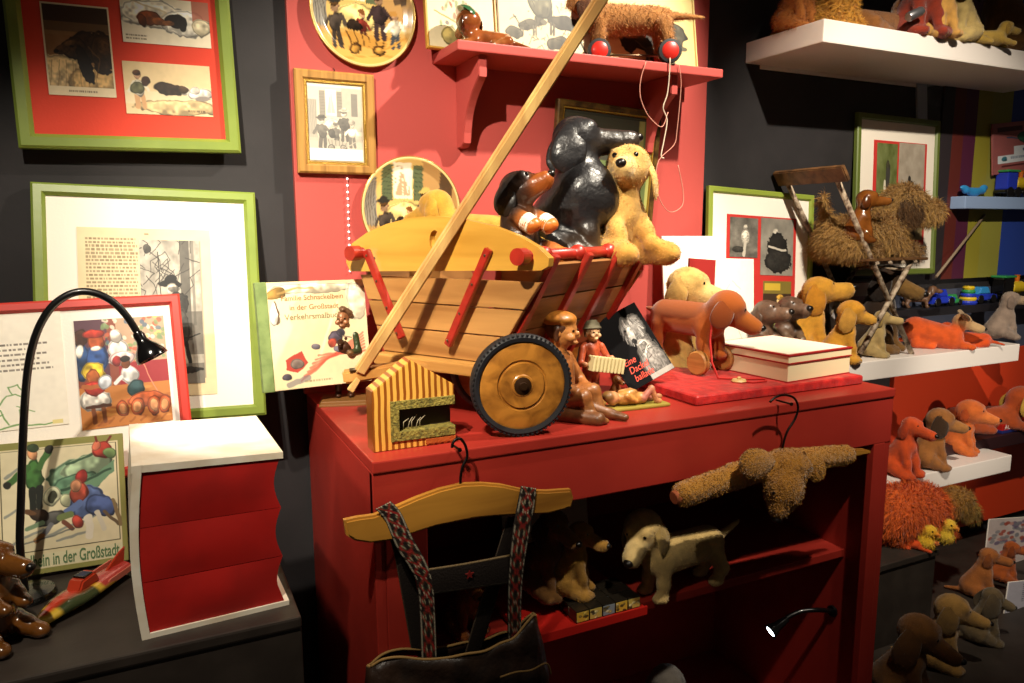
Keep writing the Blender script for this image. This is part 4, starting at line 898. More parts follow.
# flared sides with rails, planks and stakes
def side(sg):
    xt = cp(533, 256)[0] if sg > 0 else cp(368, 257)[0]; zt = cp(533, 256)[1]; xb = xr1 if sg > 0 else xl1; rail_z = zt
    F = lambda s, k: Vector((vlerp(xb, xt + sg * .012, k), s, vlerp(zb0, rail_z - .012, k)))
    y0, y1 = .012, CLEN
    for i in range(3):
        k0, k1 = i / 3 + .01, (i + 1) / 3 - .012; mb = MB(); vs = []
        o = Vector((sg * .010, 0, -.004))
        for dlt in (Vector((0, 0, 0)), o): vs += [F(y0, k0) + dlt, F(y1, k0) + dlt, F(y1, k1) + dlt, F(y0, k1) + dlt]
        v = [mb.bm.verts.new(q) for q in vs]
        for f in ((0, 1, 2, 3), (7, 6, 5, 4), (0, 4, 5, 1), (1, 5, 6, 2), (2, 6, 7, 3), (3, 7, 4, 0)): mb.bm.faces.new([v[j] for j in f])
        bmesh.ops.recalc_face_normals(mb.bm, faces=mb.bm.faces[:]); mb.build('side_plank', SLATL, cart)
    for s in (.028, .165, .305, .44):
        MB().bar(F(s, -.1) + Vector((sg * .017, 0, 0)), F(s, 1.06) + Vector((sg * .017, 0, 0)), .022, .013, up=(1, 0, 0), bev=.0015).build('stake', STAKE, cart)
        MB().ball((xt + sg * .006, s, rail_z + .002), (.019, .019, .017), n=12).build('rail_knob', STAKE, cart)
    MB().tube([(xt, -.048, rail_z), (xt, CLEN + .03, rail_z)], .0125, 18).build('rail', STAKE, cart)
    MB().lathe([(0, 0), (.0165, 0), (.0165, .026), (0, .026)], 20, M=Matrix.Translation((xt, -.056, rail_z)) @ Matrix.Rotation(-PI / 2, 4, 'X')).build('rail_end', STAKE, cart)
side(1); side(-1)
# wheels
TYRE = mat('black_rubber', '#17161a', rough=.6); WHEELW = mat('turned_oak_wheel', '#b5772c', rough=.35, wood=('#7d4c18', 0, 30.), coat=.25); HUB = mat('dark_hub', '#3a2412', rough=.4, metal=.5)
def wheel(world_c, ax, r, wid=.022):
    """a wheel as a part of the cart; ax points outwards in world space"""
    q = Vector(ax).normalized().to_track_quat('Z', 'Y').to_matrix().to_4x4(); q.translation = world_c; M = CMi @ q
    disc = MB().lathe([(0, -wid / 2), (r * .86, -wid / 2), (r * .86, wid * .38), (r * .80, wid / 2), (r * .50, wid / 2), (r * .475, wid * .34), (r * .455, wid * .34), (r * .43, wid * .55), (r * .22, wid * .55), (r * .2, wid * .62), (0, wid * .62)], 64, M=M).build('wheel', WHEELW, cart, smooth=35)
    MB().lathe([(r * .855, -wid * .62), (r * .93, -wid * .7), (r * .985, -wid * .5), (r, 0), (r * .985, wid * .5), (r * .93, wid * .7), (r * .855, wid * .62)], 72, M=M, closed=True).build('tyre', TYRE, disc, smooth=50)
    g = MB()
    for k in range(64):
        a = 2 * PI * k / 64; g.box((-.0012, -.0022, -.005), (.0012, .0022, .005), M=M @ Matrix.Rotation(a, 4, 'Z') @ Matrix.Translation((r * .972, 0, wid * .52)))
    g.build('tread', TYRE, disc)
    MB().lathe([(0, wid * .55), (r * .17, wid * .55), (r * .17, wid * .7), (r * .08, wid * .8), (r * .075, wid * 1.0), (0, wid * 1.02)], 28, M=M).build('hub_bolt', HUB, disc, smooth=35)
    return disc
to_cam = Vector((-Wc.x, -Wc.y, 0)).normalized(); aaz = math.atan2(to_cam.y, to_cam.x) + math.radians(16); AX = Vector((math.cos(aaz), math.sin(aaz), 0))
wheel(Wc, AX, rW)
W2 = Wc - AX * .21; wheel(W2, -AX, rW)
mb = MB(); mb.tube([CMi @ (Wc - AX * .0), CMi @ (W2)], .009, 14); mb.build('front_axle', HUB, cart)
axm = (Wc + W2) / 2
MB().bar(CMi @ (axm - AX * .07), CMi @ (axm + AX * .07), .045, .04, bev=.004).build('bolster', BEAM, cart)
zcb = CMi @ axm; MB().lathe([(0, 0), (.02, 0), (.02, max(.005, zq - zcb.z - .02)), (0, max(.005, zq - zcb.z - .02))], 20, M=Matrix.Translation((zcb.x, zcb.y, zcb.z + .02))).build('king_pin', HUB, cart)
ctr_rear = cart.matrix_world @ Vector(((xl1 + xr1) / 2, CLEN - .02, 0)); ctr_rear.z = ZT + rW
half = .055
for sg in (1, -1): wheel(ctr_rear + eR * sg * half, eR * sg, rW)
MB().tube([CMi @ (ctr_rear + eR * half), CMi @ (ctr_rear - eR * half)], .009, 14).build('rear_axle', HUB, cart)
# draw tongue and pole
ta, tb = pt(412, 366, D=1.60), pt(343, 377, D=1.57)
MB().bar(CMi @ (axm + Vector((0, 0, .012))), CMi @ ta, .03, .022, bev=.003).build('tongue', BEAM, cart)
MB().bar(CMi @ ta, CMi @ tb, .036, .026, bev=.004).build('tongue_fork', BEAM, cart)
sx0, sx1 = pt(358, 378, D=1.565), pt(350, 391, D=1.56); MB().bar(CMi @ sx0, CMi @ sx1, .012, .012, bev=.001).build('peg', POLE, cart)
p0 = pt(360, 371, D=1.56); c_ = cp(450, 232, -.034); p1 = cart.matrix_world @ Vector((c_[0], -.034, c_[1])); pd = (p1 - p0); p2 = p0 + pd * 3.0
MB().bar(CMi @ (p0 - pd * .01), CMi @ p2, .024, .02, up=CMi.to_3x3() @ Vector((0, -1, 0)), bev=.004).build('drawbar', POLE, cart)
MB().tube([CMi @ (p0 + Vector((-.022, 0, .004))), CMi @ (p0 + Vector((.022, 0, .004)))], .004, 10).build('hinge_bolt', SCREW, cart)

# ================================================================== DOGS IN THE CART
def inside(px, py, inset):
    """where a sight line meets the upright plane a little inside the right rail"""
    o = cart.matrix_world @ Vector((cp(533, 256)[0] - inset, 0, 0)); c = Vector((0, 0, CAMZ)); d = pt(px, py, D=1.) - c; return c + d * ((o - c).dot(eR) / d.dot(eR))
# big black dachshund
bb = inside(567, 250, .12); S_ = 133 * mpp(bb)
bed_z = cart.matrix_world @ Vector((0, 0, cp(533, 256)[1]))
BK, TAN = '#1d1c1e', '#8a5a20'
bdg = dog('dog_sculpture', 'big glossy black dachshund sitting upright in the handcart, nose pointing right', (bb.x, bb.y, bb.z - .035), az(-28), S_ * .97, 'sit', BK, BK, '#2a2420', '#3a2a18', '#221f1e', hy=30, hp=3, m=BLACKSC, N=92, hr=.165, ml=.31, mr=.072, el=.36, ew=.27, eye=.02,
    mod=dict(chest=(.13, 0, .54), cr=.255, neck=(.08, 0, .76), nr=.15, head=(.06, 0, .95), rump=(-.10, 0, .24), rr=.265, legs=[((.17, .12, .5), (.27, .12, .05), .085, .07, 1), ((.17, -.12, .5), (.27, -.12, .05), .085, .07, 1), ((.0, .19, .17), (.24, .24, .06), .15, .075, 1), ((.0, -.19, .17), (.24, -.24, .06), .15, .075, 1)]), eardir=(-.22, .0, -1),
    extra=[E_((.36, .20, .83), (.10, .04, .035), TAN)])
# cream plush beside it
yb_ = pt(615, 254, D=1.79); 
dog('plush_dog', 'yellow plush puppy with hanging ears sitting right of the big black dachshund', (yb_.x, yb_.y, yb_.z - .02), az(-62), 107 * mpp(yb_), 'sit', '#c79a52', '#d2a75e', '#d9b572', '#c08a3c', '#cfa256', hy=-46, hp=4, N=70, hr=.20, ml=.13, mr=.085, el=.40, ew=.26, eye=.026, eardir=(-.05, .1, -1),
    mod=dict(legs=[((.12, .14, .46), (.34, .16, .16), .085, .07, 0), ((.12, -.14, .46), (.34, -.16, .10), .085, .07, 0), ((.0, .17, .15), (.40, .26, .09), .15, .10, 0), ((.0, -.17, .15), (.40, -.2, .09), .15, .10, 0)], chest=(.06, 0, .50), cr=.2, rr=.25))
# small black and tan puppy with bandaged paws
pb_ = pt(523, 250, D=1.59); s_ = 95 * mpp(pb_)
pup = dog('dog_figurine', 'small black and tan puppy with bandaged paws propped on the cart board', (pb_.x, pb_.y, pb_.z - .02), az(-38), s_, 'beg', '#1f1a18', '#191514', '#8f4a1c', '#c56f2c', '#b8682c', hy=14, hp=26, m=BLACKSC, N=64, hr=.20, ml=.15, mr=.085, el=.36, ew=.26, eye=.028,
    mod=dict(rump=(-.05, 0, .16), chest=(-.06, 0, .42), neck=(-.08, 0, .58), head=(-.06, 0, .72), tail=None, legs=[((.04, .16, .46), (.22, .13, .36), .08, .075, 0), ((.04, -.16, .46), (.22, -.17, .36), .08, .075, 0), ((.02, .16, .12), (.42, .2, .03), .13, .08, 0), ((.02, -.16, .12), (.42, -.14, .02), .13, .08, 0)]))
BAND = mat('gauze_bandage', '#e9dcc4', rough=.85, bump=(300., .5))
for sg, a_, b_ in ((1, (.06, .16, .45), (.27, .13, .34)), (-1, (.06, -.16, .45), (.27, -.17, .34))):
    A, B = Vector(a_) * s_, Vector(b_) * s_; pp = [lerp(A, B, .45 + .5 * i / 9) for i in range(10)]
    MB().tube(pp, [.094 * s_ * (1 + .05 * (i % 2)) for i in range(10)], 16).build('bandage', BAND, pup)
# golden plush lying behind the arched board
gb = pt(480, 210, D=1.76); sg_ = .25
dog('plush_dog', 'golden yellow plush lying in the cart behind the arched board, mostly hidden', (gb.x, gb.y, gb.z - .1), az(150), sg_, 'lie', '#d3a03a', N=44, hp=-20)

# ================================================================== FIGURINES ON THE CABINET
def figure(name, label, loc, yaw, H, coat, hair, skin, legs, m, hat=None, pose='stand', sleeve=None, shoes=None, N=84, face=(0, 0), arms=None, extra=(), cat='figurine', hairk='curly'):
    """a carved child about 6 heads tall standing or sitting; x is where it looks"""
    t = thing(name, label, cat, loc, (0, 0, yaw)); s = H; sleeve = sleeve or coat; shoes = shoes or legs; pr = []
    q = lambda *a: tuple(x * s for x in a)
    if pose == 'stand':
        hip, ch, hd = (0, 0, .42), (.0, 0, .64), (.02, 0, .86)
        for sg in (1, -1): pr += [C_(q(0, .055 * sg, .42), q(.01, .06 * sg, .22), .062 * s, .05 * s, coat), C_(q(.01, .06 * sg, .22), q(0, .065 * sg, .05), .045 * s, .033 * s, legs), E_(q(.03, .068 * sg, .025), q(.065, .036, .028), shoes)]
    else:
        hip, ch, hd = (0, 0, .16), (-.02, 0, .44), (.02, 0, .76)
        for sg in (1, -1): pr += [C_(q(0, .09 * sg, .16), q(.26, .13 * sg, .22), .10 * s, .07 * s, coat), C_(q(.26, .13 * sg, .22), q(.34, .12 * sg, .05), .06 * s, .045 * s, legs), E_(q(.40, .12 * sg, .03), q(.085, .045, .035), shoes)]
    k = 1. if pose == 'stand' else 1.35
    pr += [C_(q(*hip), q(*ch), .10 * s * k, .105 * s * k, coat), E_(q(ch[0], 0, ch[2] + .06), q(.075 * k, .13 * k, .07 * k), sleeve), C_(q(ch[0], 0, ch[2] + .1), q(*hd), .045 * s * k, .05 * s * k, skin)]
    arms = arms or (((.02, .13, .68), (.06, .16, .52), (.13, .08, .50)), ((.02, -.13, .68), (.06, -.16, .52), (.13, -.08, .50)))
    for A, B, Cc in arms: pr += [C_(q(*A), q(*B), .045 * s * k, .038 * s * k, sleeve), C_(q(*B), q(*Cc), .036 * s * k, .028 * s * k, sleeve), E_(q(*Cc), q(.032 * k, .03 * k, .026 * k), skin)]
    r = .098 * k; pr += [E_(q(*hd), q(r * .95, r * .88, r * 1.1), skin), E_(q(hd[0] + r * .98, 0, hd[2] - r * .12), q(r * .2, r * .15, r * .18), skin, None, .006 * s)]
    for sg in (1, -1): pr.append(E_(q(hd[0] + r * .75, sg * r * .5, hd[2] - r * .35), q(r * .28, r * .28, r * .25), skin)); pr.append(E_(q(hd[0], sg * r * .9, hd[2] - r * .05), q(r * .2, r * .12, r * .26), skin, None, .006 * s))
    pr.append(E_(q(hd[0] + r * .8, 0, hd[2] - r * .72), q(r * .26, r * .3, r * .16), skin)); pr += list(extra)
    b = blob('body', pr, m, t, k=.022 * s, N=N, soft=.007 * s)
    hp_ = []
    g = random.Random(len(label))
    if hairk == 'curly':
        for i in range(34):
            a, e = g.uniform(0, 2 * PI), g.uniform(-.15, 1.5); x = math.cos(a) * math.cos(e)
            if x > .55 and e < .7: continue
            hp_.append(E_(q(hd[0] + x * r * 1.0, math.sin(a) * math.cos(e) * r, hd[2] + r * .12 + math.sin(e) * r * 1.05), q(r * .34, r * .34, r * .3), hair))
    else:
        hp_ = [E_(q(hd[0] - r * .22, 0, hd[2] + r * .25), q(r * .98, r * 1.02, r * .98), hair)]
        for sg in (1, -1): hp_.append(C_(q(hd[0] - r * .1, sg * r * .9, hd[2] + r * .2), q(hd[0] - r * .1, sg * r * .95, hd[2] - r * .45), r * .25 * s, r * .15 * s, hair))
    blob('hair', hp_, m, t, k=.012 * s, N=44, soft=.005 * s)
    if hat:
        Mh = Matrix.Translation(q(hd[0] - r * .1, 0, hd[2] + r * .55)) @ Matrix.Rotation(-.15, 4, 'Y') @ Matrix.Scale(1., 4)
        MB().lathe([(0, r * 1.0 * s), (r * .6 * s, r * .92 * s), (r * .9 * s, r * .5 * s), (r * 1.05 * s, r * .1 * s), (r * 1.18 * s, -r * .05 * s), (r * 1.14 * s, -r * .16 * s), (r * .95 * s, -r * .06 * s), (0, -r * .02 * s)], 32, M=Mh).build('hat', hat, t, smooth=50)
    for sg in (1, -1):
        MB().ball(q(hd[0] + r * .86, sg * r * .36, hd[2] + r * .08), (r * .1 * s, r * .15 * s, r * .09 * s), n=8).build('eye', GLASSEYE, t)
    return t
# curly-haired bronze boy on a wooden base
fb = pt(347, 403, Z=ZT); Hf = 92 * mpp(fb); fg_yaw = az(-80)
f1 = figure('boy_figurine', 'small dark bronze figurine of a curly-haired boy in front of the old book', (fb.x, fb.y + .02, ZT + .012), fg_yaw, Hf, '#54321e', '#74543a', '#a06a44', '#4a2a18', BRONZE, sleeve='#3f4a2a',
     extra=[E_((.10 * Hf, .0, .55 * Hf), (.05 * Hf, .09 * Hf, .07 * Hf), '#4a2c1a'), C_((.13 * Hf, -.02 * Hf, .62 * Hf), (.19 * Hf, -.02 * Hf, .60 * Hf), .035 * Hf, .02 * Hf, '#4a2c1a')])
o = MB().box((-.032, -.052, -.012), (.05, .052, 0), bev=.002).box((-.036, -.056, -.012), (.054, .056, -.007), bev=.001).build('base', mat('gilded_dark_wood', '#7a542a', rough=.4, coat=.2), f1)
# carved woman sitting with her dog, right of the wheel
wb = pt(577, 424, Z=ZT); Hw = 118 * mpp(wb)
figure('woman_figurine', 'carved wooden figurine of a woman with headscarf sitting right of the cart wheel', (wb.x + .002, wb.y + .075, ZT), az(-24), Hw, '#8a5226', '#4c2a16', '#b5763c', '#8f5a2c', CARVED, pose='sit', hairk='smooth', sleeve='#9a5d2c', N=96,
       arms=(((-.0, .17, .50), (.10, .22, .30), (.24, .10, .24)), ((-.0, -.17, .50), (.12, -.22, .30), (.24, -.08, .24))),
       extra=[E_((-.01 * Hw, 0, .86 * Hw), (.15 * Hw, .15 * Hw, .075 * Hw), '#c07a2c'), C_((-.1 * Hw, -.12 * Hw, .06 * Hw), (.40 * Hw, -.16 * Hw, .05 * Hw), .09 * Hw, .06 * Hw, '#6d4120'), C_((.1 * Hw, -.06 * Hw, .16 * Hw), (.44 * Hw, .06 * Hw, .05 * Hw), .07 * Hw, .045 * Hw, '#7a4a24'), C_((.44 * Hw, .06 * Hw, .05 * Hw), (.58 * Hw, .04 * Hw, .035 * Hw), .045 * Hw, .03 * Hw, '#6d3f1c')])
# accordion player
ab = pt(594, 406, Z=ZT); Ha = 82 * mpp(ab)
cap = mat('grey_felt_cap', '#57503c', rough=.8)
f3 = figure('boy_figurine', 'carved boy with grey cap playing an accordion, beside the black booklet', (ab.x, ab.y + .015, ZT + .008), az(-62), Ha, '#b8502c', '#7a6040', '#d2a274', '#d8ceb4', CARVED, hat=cap, hairk='smooth', shoes='#5a4030', arms=(((.02, .13, .68), (.08, .2, .52), (.16, .19, .55)), ((.02, -.13, .68), (.08, -.2, .50), (.16, -.19, .50))))
ac = MB()
for i in range(9):
    y0 = -.24 + .48 * i / 9; ac.box((.15 * Ha, y0 * Ha, .40 * Ha), (.28 * Ha, (y0 + .030) * Ha, .58 * Ha), bev=.0012); 
ac.box((.17 * Ha, -.23 * Ha, .415 * Ha), (.26 * Ha, .23 * Ha, .565 * Ha))
ac.build('accordion', mat('ivory_bellows', '#cdbf8e', rough=.5), f3).rotation_euler = (math.radians(-10), 0, 0)
MB().lathe([(0, -.008), (.03, -.008), (.032, -.003), (.029, 0), (0, 0)], 24, M=Matrix.Scale(1.25, 4, (0, 1, 0))).build('base', CARVED and mat('carved_base', '#9a7434', rough=.5), f3)
# little dog next to the accordion boy
db = pt(616, 402, Z=ZT); dog('dog_figurine', 'tiny carved brown dog sitting between accordion boy and black booklet', (db.x, db.y + .01, ZT), az(-60), 27 * mpp(db), 'sit', '#7d4a20', m=CARVED, N=36, el=.22)
# black booklet
M, w, h = corners(pt(597, 322, D=1.83), pt(640, 299, D=1.86), pt(625, 396, D=1.79)); 
kb = thing('booklet', 'black booklet with orange-red title and grey portrait of woman and longhaired dog, tilted', 'book', mtx=M); bpy.context.view_layer.update()
w = max(w, 50 * mpp(M.translation))
MB().box((0, -.0015, 0), (w, .0015, h), bev=.0008).build('cover_board', mat('black_card', '#0e0d0f', rough=.6, spec=.3), kb)
MB().box((.002, .0015, .002), (w - .002, .007, h - .002)).build('page_block', mat('old_paper'), kb)
p = Pic('#0a090b', 110, h / w)
R = np.random.default_rng(2)
p.ell(.62, .3, .2, .2, '#6d6a66').ell(.78, .3, .14, .2, '#7a7672')
for i in range(70):
    a = R.random() * 6.28; x, yy = .64 + .16 * math.cos(a), .28 + .16 * math.sin(a); p.line([(x, yy), (x + R.normal(0, .03) + .03 * math.cos(a), yy + .1)], .014, ('#bdb8b2', '#8a8682', '#55524f')[R.integers(3)], .8)
p.ell(.6, .36, .08, .14, '#a8a39c').ell(.58, .45, .05, .035, '#2c2a2a').ell(.52, .28, .02, .02, '#141314')
p.ell(.7, .75, .22, .32, '#77726e', 10).ell(.7, .62, .13, .16, '#c9c3ba').ell(.8, .82, .2, .22, '#8a8580').ell(.62, .58, .16, .05, '#5a5652', -40, .6).line([(.62, .6), (.67, .6)], .015, '#2a2828').line([(.74, .59), (.79, .58)], .015, '#2a2828').line([(.7, .62), (.71, .68)], .015, '#6d6862').line([(.67, .73), (.75, .72)], .018, '#5c4c4a')
for i in range(60):
    x = .5 + .5 * R.random(); yy = .5 + .48 * R.random(); p.line([(x, yy), (x + R.normal(0, .02), yy + .1)], .012, ('#4a4744', '#a19c96')[R.integers(2)], .5)
p.rect(.5, .93, 1, 1, '#b8b2aa', .8)
p.put('cover_picture', .0008, .0008, w - .0016, h - .0016, -.0022, kb, MATTP)
OR = mat('orange_red_ink', '#e0452a', rough=.5)
for i, s in enumerate(('Eine', 'Dackel', 'ballade')): words(s, 0.024, OR, kb, w * (.15 + .02 * i), h * (.31 - .115 * i), -.0026, shear=.25, sx=.82)
# reclining figurine on a green base
lb_ = pt(610, 413, Z=ZT); le = pt(670, 406, Z=ZT); ll = (le - lb_).length
lf = thing('reclining_figurine', 'small painted figurine of a child lying on its back before the black booklet', 'figurine', lb_, math.atan2(le.y - lb_.y, le.x - lb_.x)); q = lambda *a: tuple(x * ll for x in a)
MB().box(q(0, -.02, 0), q(1, .30, .05), bev=.006).build('base', mat('mossy_green_base', '#8f8030', rough=.55, bump=(80., .4)), lf)
SK, OB = '#c98a5a', '#c0853e'
blob('body', [C_(q(.28, .14, .16), q(.60, .14, .13), .10 * ll, .085 * ll, OB), E_(q(.12, .14, .17), q(.10, .10, .10), SK), C_(q(.60, .08, .14), q(.72, .07, .27), .055 * ll, .045 * ll, '#b06a5a'), C_(q(.72, .07, .27), q(.80, .06, .10), .045 * ll, .035 * ll, SK), C_(q(.60, .20, .12), q(.90, .22, .10), .055 * ll, .04 * ll, '#b06a5a'), E_(q(.95, .22, .10), q(.06, .035, .045), SK), E_(q(.84, .06, .08), q(.06, .035, .04), SK),
     C_(q(.30, .05, .20), q(.45, .03, .12), .04 * ll, .03 * ll, OB), C_(q(.30, .22, .22), q(.42, .17, .26), .04 * ll, .03 * ll, SK), E_(q(.05, .14, .20), q(.08, .10, .08), '#7a5428'), E_(q(.42, .13, .235), q(.10, .06, .045), '#a8763a')], CARVED, lf, k=.03 * ll, N=80, soft=.012 * ll)

# wooden kennel-shaped ornament
k0, k1 = pt(374, 453, Z=ZT), pt(455, 442, Z=ZT); 
M, w, h = corners(pt(372, 385, Y=k0.y), pt(453.5, 385, Y=k1.y), k0); M = Matrix.Rotation(0, 4, 'Z') @ M
kn = thing('kennel_ornament', 'striped wooden kennel-shaped ornament with a moss-lined opening at the cabinet corner', 'ornament', k0, math.atan2(k1.y - k0.y, k1.x - k0.x)); w = (k1 - k0).length
ph = mpp(k0); hw = 62 * ph; hp2 = 91 * ph
STR = mat('striped_pine', '#d69a3e', rough=.35, coat=.25)
nt = STR.node_tree; tc = nt.nodes.new('ShaderNodeTexCoord'); wv = nt.nodes.new('ShaderNodeTexWave'); wv.inputs['Scale'].default_value = 26.; wv.inputs['Distortion'].default_value = 1.6; wv.inputs['Detail'].default_value = 2; wv.inputs['Detail Scale'].default_value = .6
rp = nt.nodes.new('ShaderNodeValToRGB'); rp.color_ramp.elements[0].color = L4('#8a4a14'); rp.color_ramp.elements[1].color = L4('#dfa648'); rp.color_ramp.elements[0].position = .3; rp.color_ramp.elements[1].position = .55
nt.links.new(tc.outputs['Object'], wv.inputs['Vector']); nt.links.new(wv.outputs['Fac'], rp.inputs['Fac']); nt.links.new(rp.outputs['Color'], nt.nodes['Principled BSDF'].inputs['Base Color'])
ox0, oz0, oz1 = w * .27, hw * .25, hw * .72
MB().prism([(0, 0), (w, 0), (w, oz0 - .004), (ox0, oz0 - .004), (ox0, oz1), (w, oz1), (w, hw), (w * .47, hp2), (0, hw)], .045, M=Matrix.Identity(4), bev=.0015).build('body', STR, kn)
mossm = mat('dry_moss', '#8f7f34', rough=.95, var=('#4a4618', .8, 160.), bump=(220., 1.))
MB().prism([(ox0 - .010, oz0 - .012), (w, oz0 - .012), (w, oz0 + .006), (ox0 + .006, oz0 + .006), (ox0 + .006, oz1 - .006), (w, oz1 - .006), (w, oz1 + .011), (ox0 - .010, oz1 + .011)], .034, M=Matrix.Translation((0, -.004, 0)), bev=.0008).build('moss_lining', mossm, kn)
MB().box((ox0 + .006, .024, oz0), (w, .03, oz1)).build('back_board', mat('dark_umber', '#2c1a10', rough=.6), kn)
for i in range(5):
    x = ox0 + .018 + .008 * i; MB().tube([(x, .012, oz0 + .006), (x + .004 * (i % 2), .011, oz0 + .02), (x + .01, .01, oz0 + .026 + .003 * (i % 3))], .0009, 5).build('twig', mat('pale_twig', '#a89a7c', rough=.7), kn)
MB().box((w * .63, -.003, .004), (w + .001, .002, oz0 - .014), bev=.0015).build('carved_plaque', mat('red_brown_plaque', '#a34f20', rough=.4, bump=(140., .5)), kn)

# ---- red velvet pad, toy dog on wheels, box
a = pt(697, 407, Z=ZT); b_ = pt(872, 386, Z=ZT)
VEL = mat('crushed_red_velvet', '#a00c0c', rough=.5, sheen=.15, var=('#c9201a', .9, 40.), bump=(60., .8))
PT = .024
pad = thing('velvet_pad', 'flat pad covered in crushed red velvet under the wheeled toy dog', 'pad', (a.x, a.y + .003, ZT)); MB().box((0, 0, 0), (b_.x - a.x, .36, PT), bev=.008, seg=3).build('cushion', VEL, pad)
ZV = ZT + PT
w0, w1 = pt(691, 380, Z=ZV), pt(733, 375, Z=ZV)
td_c = pt(703, 372, Z=ZV); sd = 88 * mpp(td_c)
FDX = az(-52)
td = dog('wheeled_toy_dog', 'reddish brown felt dachshund on wooden wheels standing on the red velvet pad', (td_c.x, td_c.y + .05, ZV + .0), FDX, sd * 1.0, 'stand', '#9a4e1c', '#783812', '#a0561f', hy=34, hp=-28, m=FELT, N=72, hr=.19, ml=.22, mr=.082, el=.34, ew=.24, eye=.026, cat='toy dog',
    mod=dict(rump=(-.38, 0, .60), rr=.19, chest=(.22, 0, .58), cr=.20, neck=(.36, 0, .68), nr=.16, head=(.46, 0, .76), tail=((-.55, 0, .64), (-.68, 0, .66)), legs=[((.24, .12, .5), (.28, .13, .2), .09, .06, 0), ((.24, -.12, .5), (.28, -.13, .2), .09, .06, 0), ((-.38, .12, .5), (-.42, .13, .2), .10, .06, 0), ((-.38, -.12, .5), (-.42, -.13, .2), .10, .06, 0)]))
TW = mat('toy_wheel_beech', '#b07a40', rough=.45, wood=('#8a5626', 0, 50.))
for x in (.28, -.42):
    MB().tube([(x * sd, -.26 * sd, .135 * sd), (x * sd, .26 * sd, .135 * sd)], .012 * sd, 10).build('axle', HUB, td)
    for sg in (1, -1):
        MB().lathe([(0, -.045), (.12, -.045), (.135, -.03), (.135, .03), (.12, .045), (.03, .045), (0, .05)], 32, M=Matrix.Translation((x * sd, sg * .23 * sd, .135 * sd)) @ Matrix.Rotation(-sg * PI / 2, 4, 'X') @ Matrix.Scale(sd, 4)).build('wheel', TW, td, smooth=40)
CORD = mat('red_cord', '#b8231c', rough=.7)
n_ = Vector((.34 * sd, 0, .70 * sd)); mb = MB()
rpts = [(.34, .16, .80), (.36, .0, .845), (.40, -.13, .78), (.42, -.20, .62), (.44, -.245, .40), (.5, -.28, .18), (.58, -.27, .02), (.72, -.12, .012), (.9, .1, .012), (.98, .02, .012), (.93, -.15, .012), (.8, -.2, .012)]
mb.tube([Vector(p) * sd for p in rpts], .012 * sd, 8).build('pull_cord', CORD, td)
th_ = pt(739, 382, Z=ZV); MB().lathe([(0, 0), (.017, 0), (.019, .003), (.016, .007), (0, .008)], 24).ball((0, 0, .010), (.006, .004, .004)).build('wooden_toggle', mat('pale_toggle', '#c7a56a', rough=.45)); 
tg = bpy.data.objects['wooden_toggle']; tg.location = th_; tag(tg, 'flat pale wooden pull toggle lying on the velvet pad in front of the box', 'toggle')
c0, c1, c2 = pt(787.5, 383, Z=ZV), pt(746, 374, Z=ZV), pt(849, 373, Z=ZV)
bx = thing('gift_box', 'cream cardboard box with red edges lying closed on the velvet pad', 'box', c0, math.atan2((c2 - c0).y, (c2 - c0).x)); lx = (c2 - c0).length; ly = lx * 1.05
CREAM = mat('cream_card_box', '#e6d6ac', rough=.55); RE = mat('red_box_edge', '#9a1c1c', rough=.5)
hb, hl_ = .046, .024
MB().box((0, 0, .002), (lx, ly, hb), bev=.001).build('tray', CREAM, bx); MB().box((-.001, -.001, 0), (lx + .001, ly + .001, .003)).build('bottom_edge', RE, bx)
ld = MB().box((-.002, -.002, hb + .003), (lx + .002, ly + .002, hb + hl_ - .003), bev=.001).build('lid', CREAM, bx)
MB().box((-.003, -.003, hb), (lx + .003, ly + .003, hb + .0035), bev=.0008).build('lid_rim', RE, ld); MB().box((-.004, -.004, hb + hl_ - .004), (lx + .004, ly + .004, hb + hl_), bev=.001).build('lid_edge', RE, ld)
MB().box((.006, .006, hb + hl_ - .001), (lx - .006, ly - .006, hb + hl_ + .0008)).build('lid_label', mat('white_paper_label', '#f3ead2', rough=.6), ld)

# ---- things standing behind the toy dog
def board(name, label, cat, TL, TR, BL, Y1, Y0_, m, th=.006, pic=None, z=ZT):
    M, w, h = corners(pt(*TL, Y=Y1), pt(*TR, Y=Y1), pt(*BL, Y=Y0_)); 
    t = thing(name, label, cat, mtx=M); MB().box((0, 0, 0), (w, th, h), bev=.001).build('board', m, t)
    if pic: pic.put('drawing', .004, .004, w - .008, h - .008, -.0014, t)
    return t
WC = mat('white_card', '#f4ece0', rough=.6)
p = Pic('#f6efe4', 100, .8)
R = np.random.default_rng(4)
for i in range(26): x, yy = .1 + .8 * R.random(), .3 + .25 * R.random(); p.line([(x, yy), (x + .1 * R.random(), yy + R.normal(0, .05))], .012, '#8a8078', .7)
board('white_card', 'white card with a pencil sketch standing behind the toy dog, against the red board', 'card', (664, 236), (727, 236), (664, 350), 1.80, 1.76, WC, pic=p)
p = Pic('#f1e8d8', 90, 1.2); 
for i in range(16): x, yy = .15 + .5 * R.random(), .2 + .5 * R.random(); p.line([(x, yy), (x + .2 * R.random(), yy + R.normal(0, .1))], .01, '#b0a290', .7)
board('white_card', 'taller cream sheet with faint drawing standing behind the reddish toy dog\'s head', 'card', (706, 258), (754, 259), (706, 356), 1.75, 1.72, WC, pic=p)
board('red_booklet', 'small plain dark red booklet standing upright behind the reddish toy dog', 'booklet', (690, 258), (716, 260), (686, 345), 1.69, 1.67, mat('dark_red_cloth', '#8f1a16', rough=.6), th=.008)
pd_ = pt(668, 345, Z=ZT); pd_ = pt(668, 345, Y=1.70); pd_.z = ZT
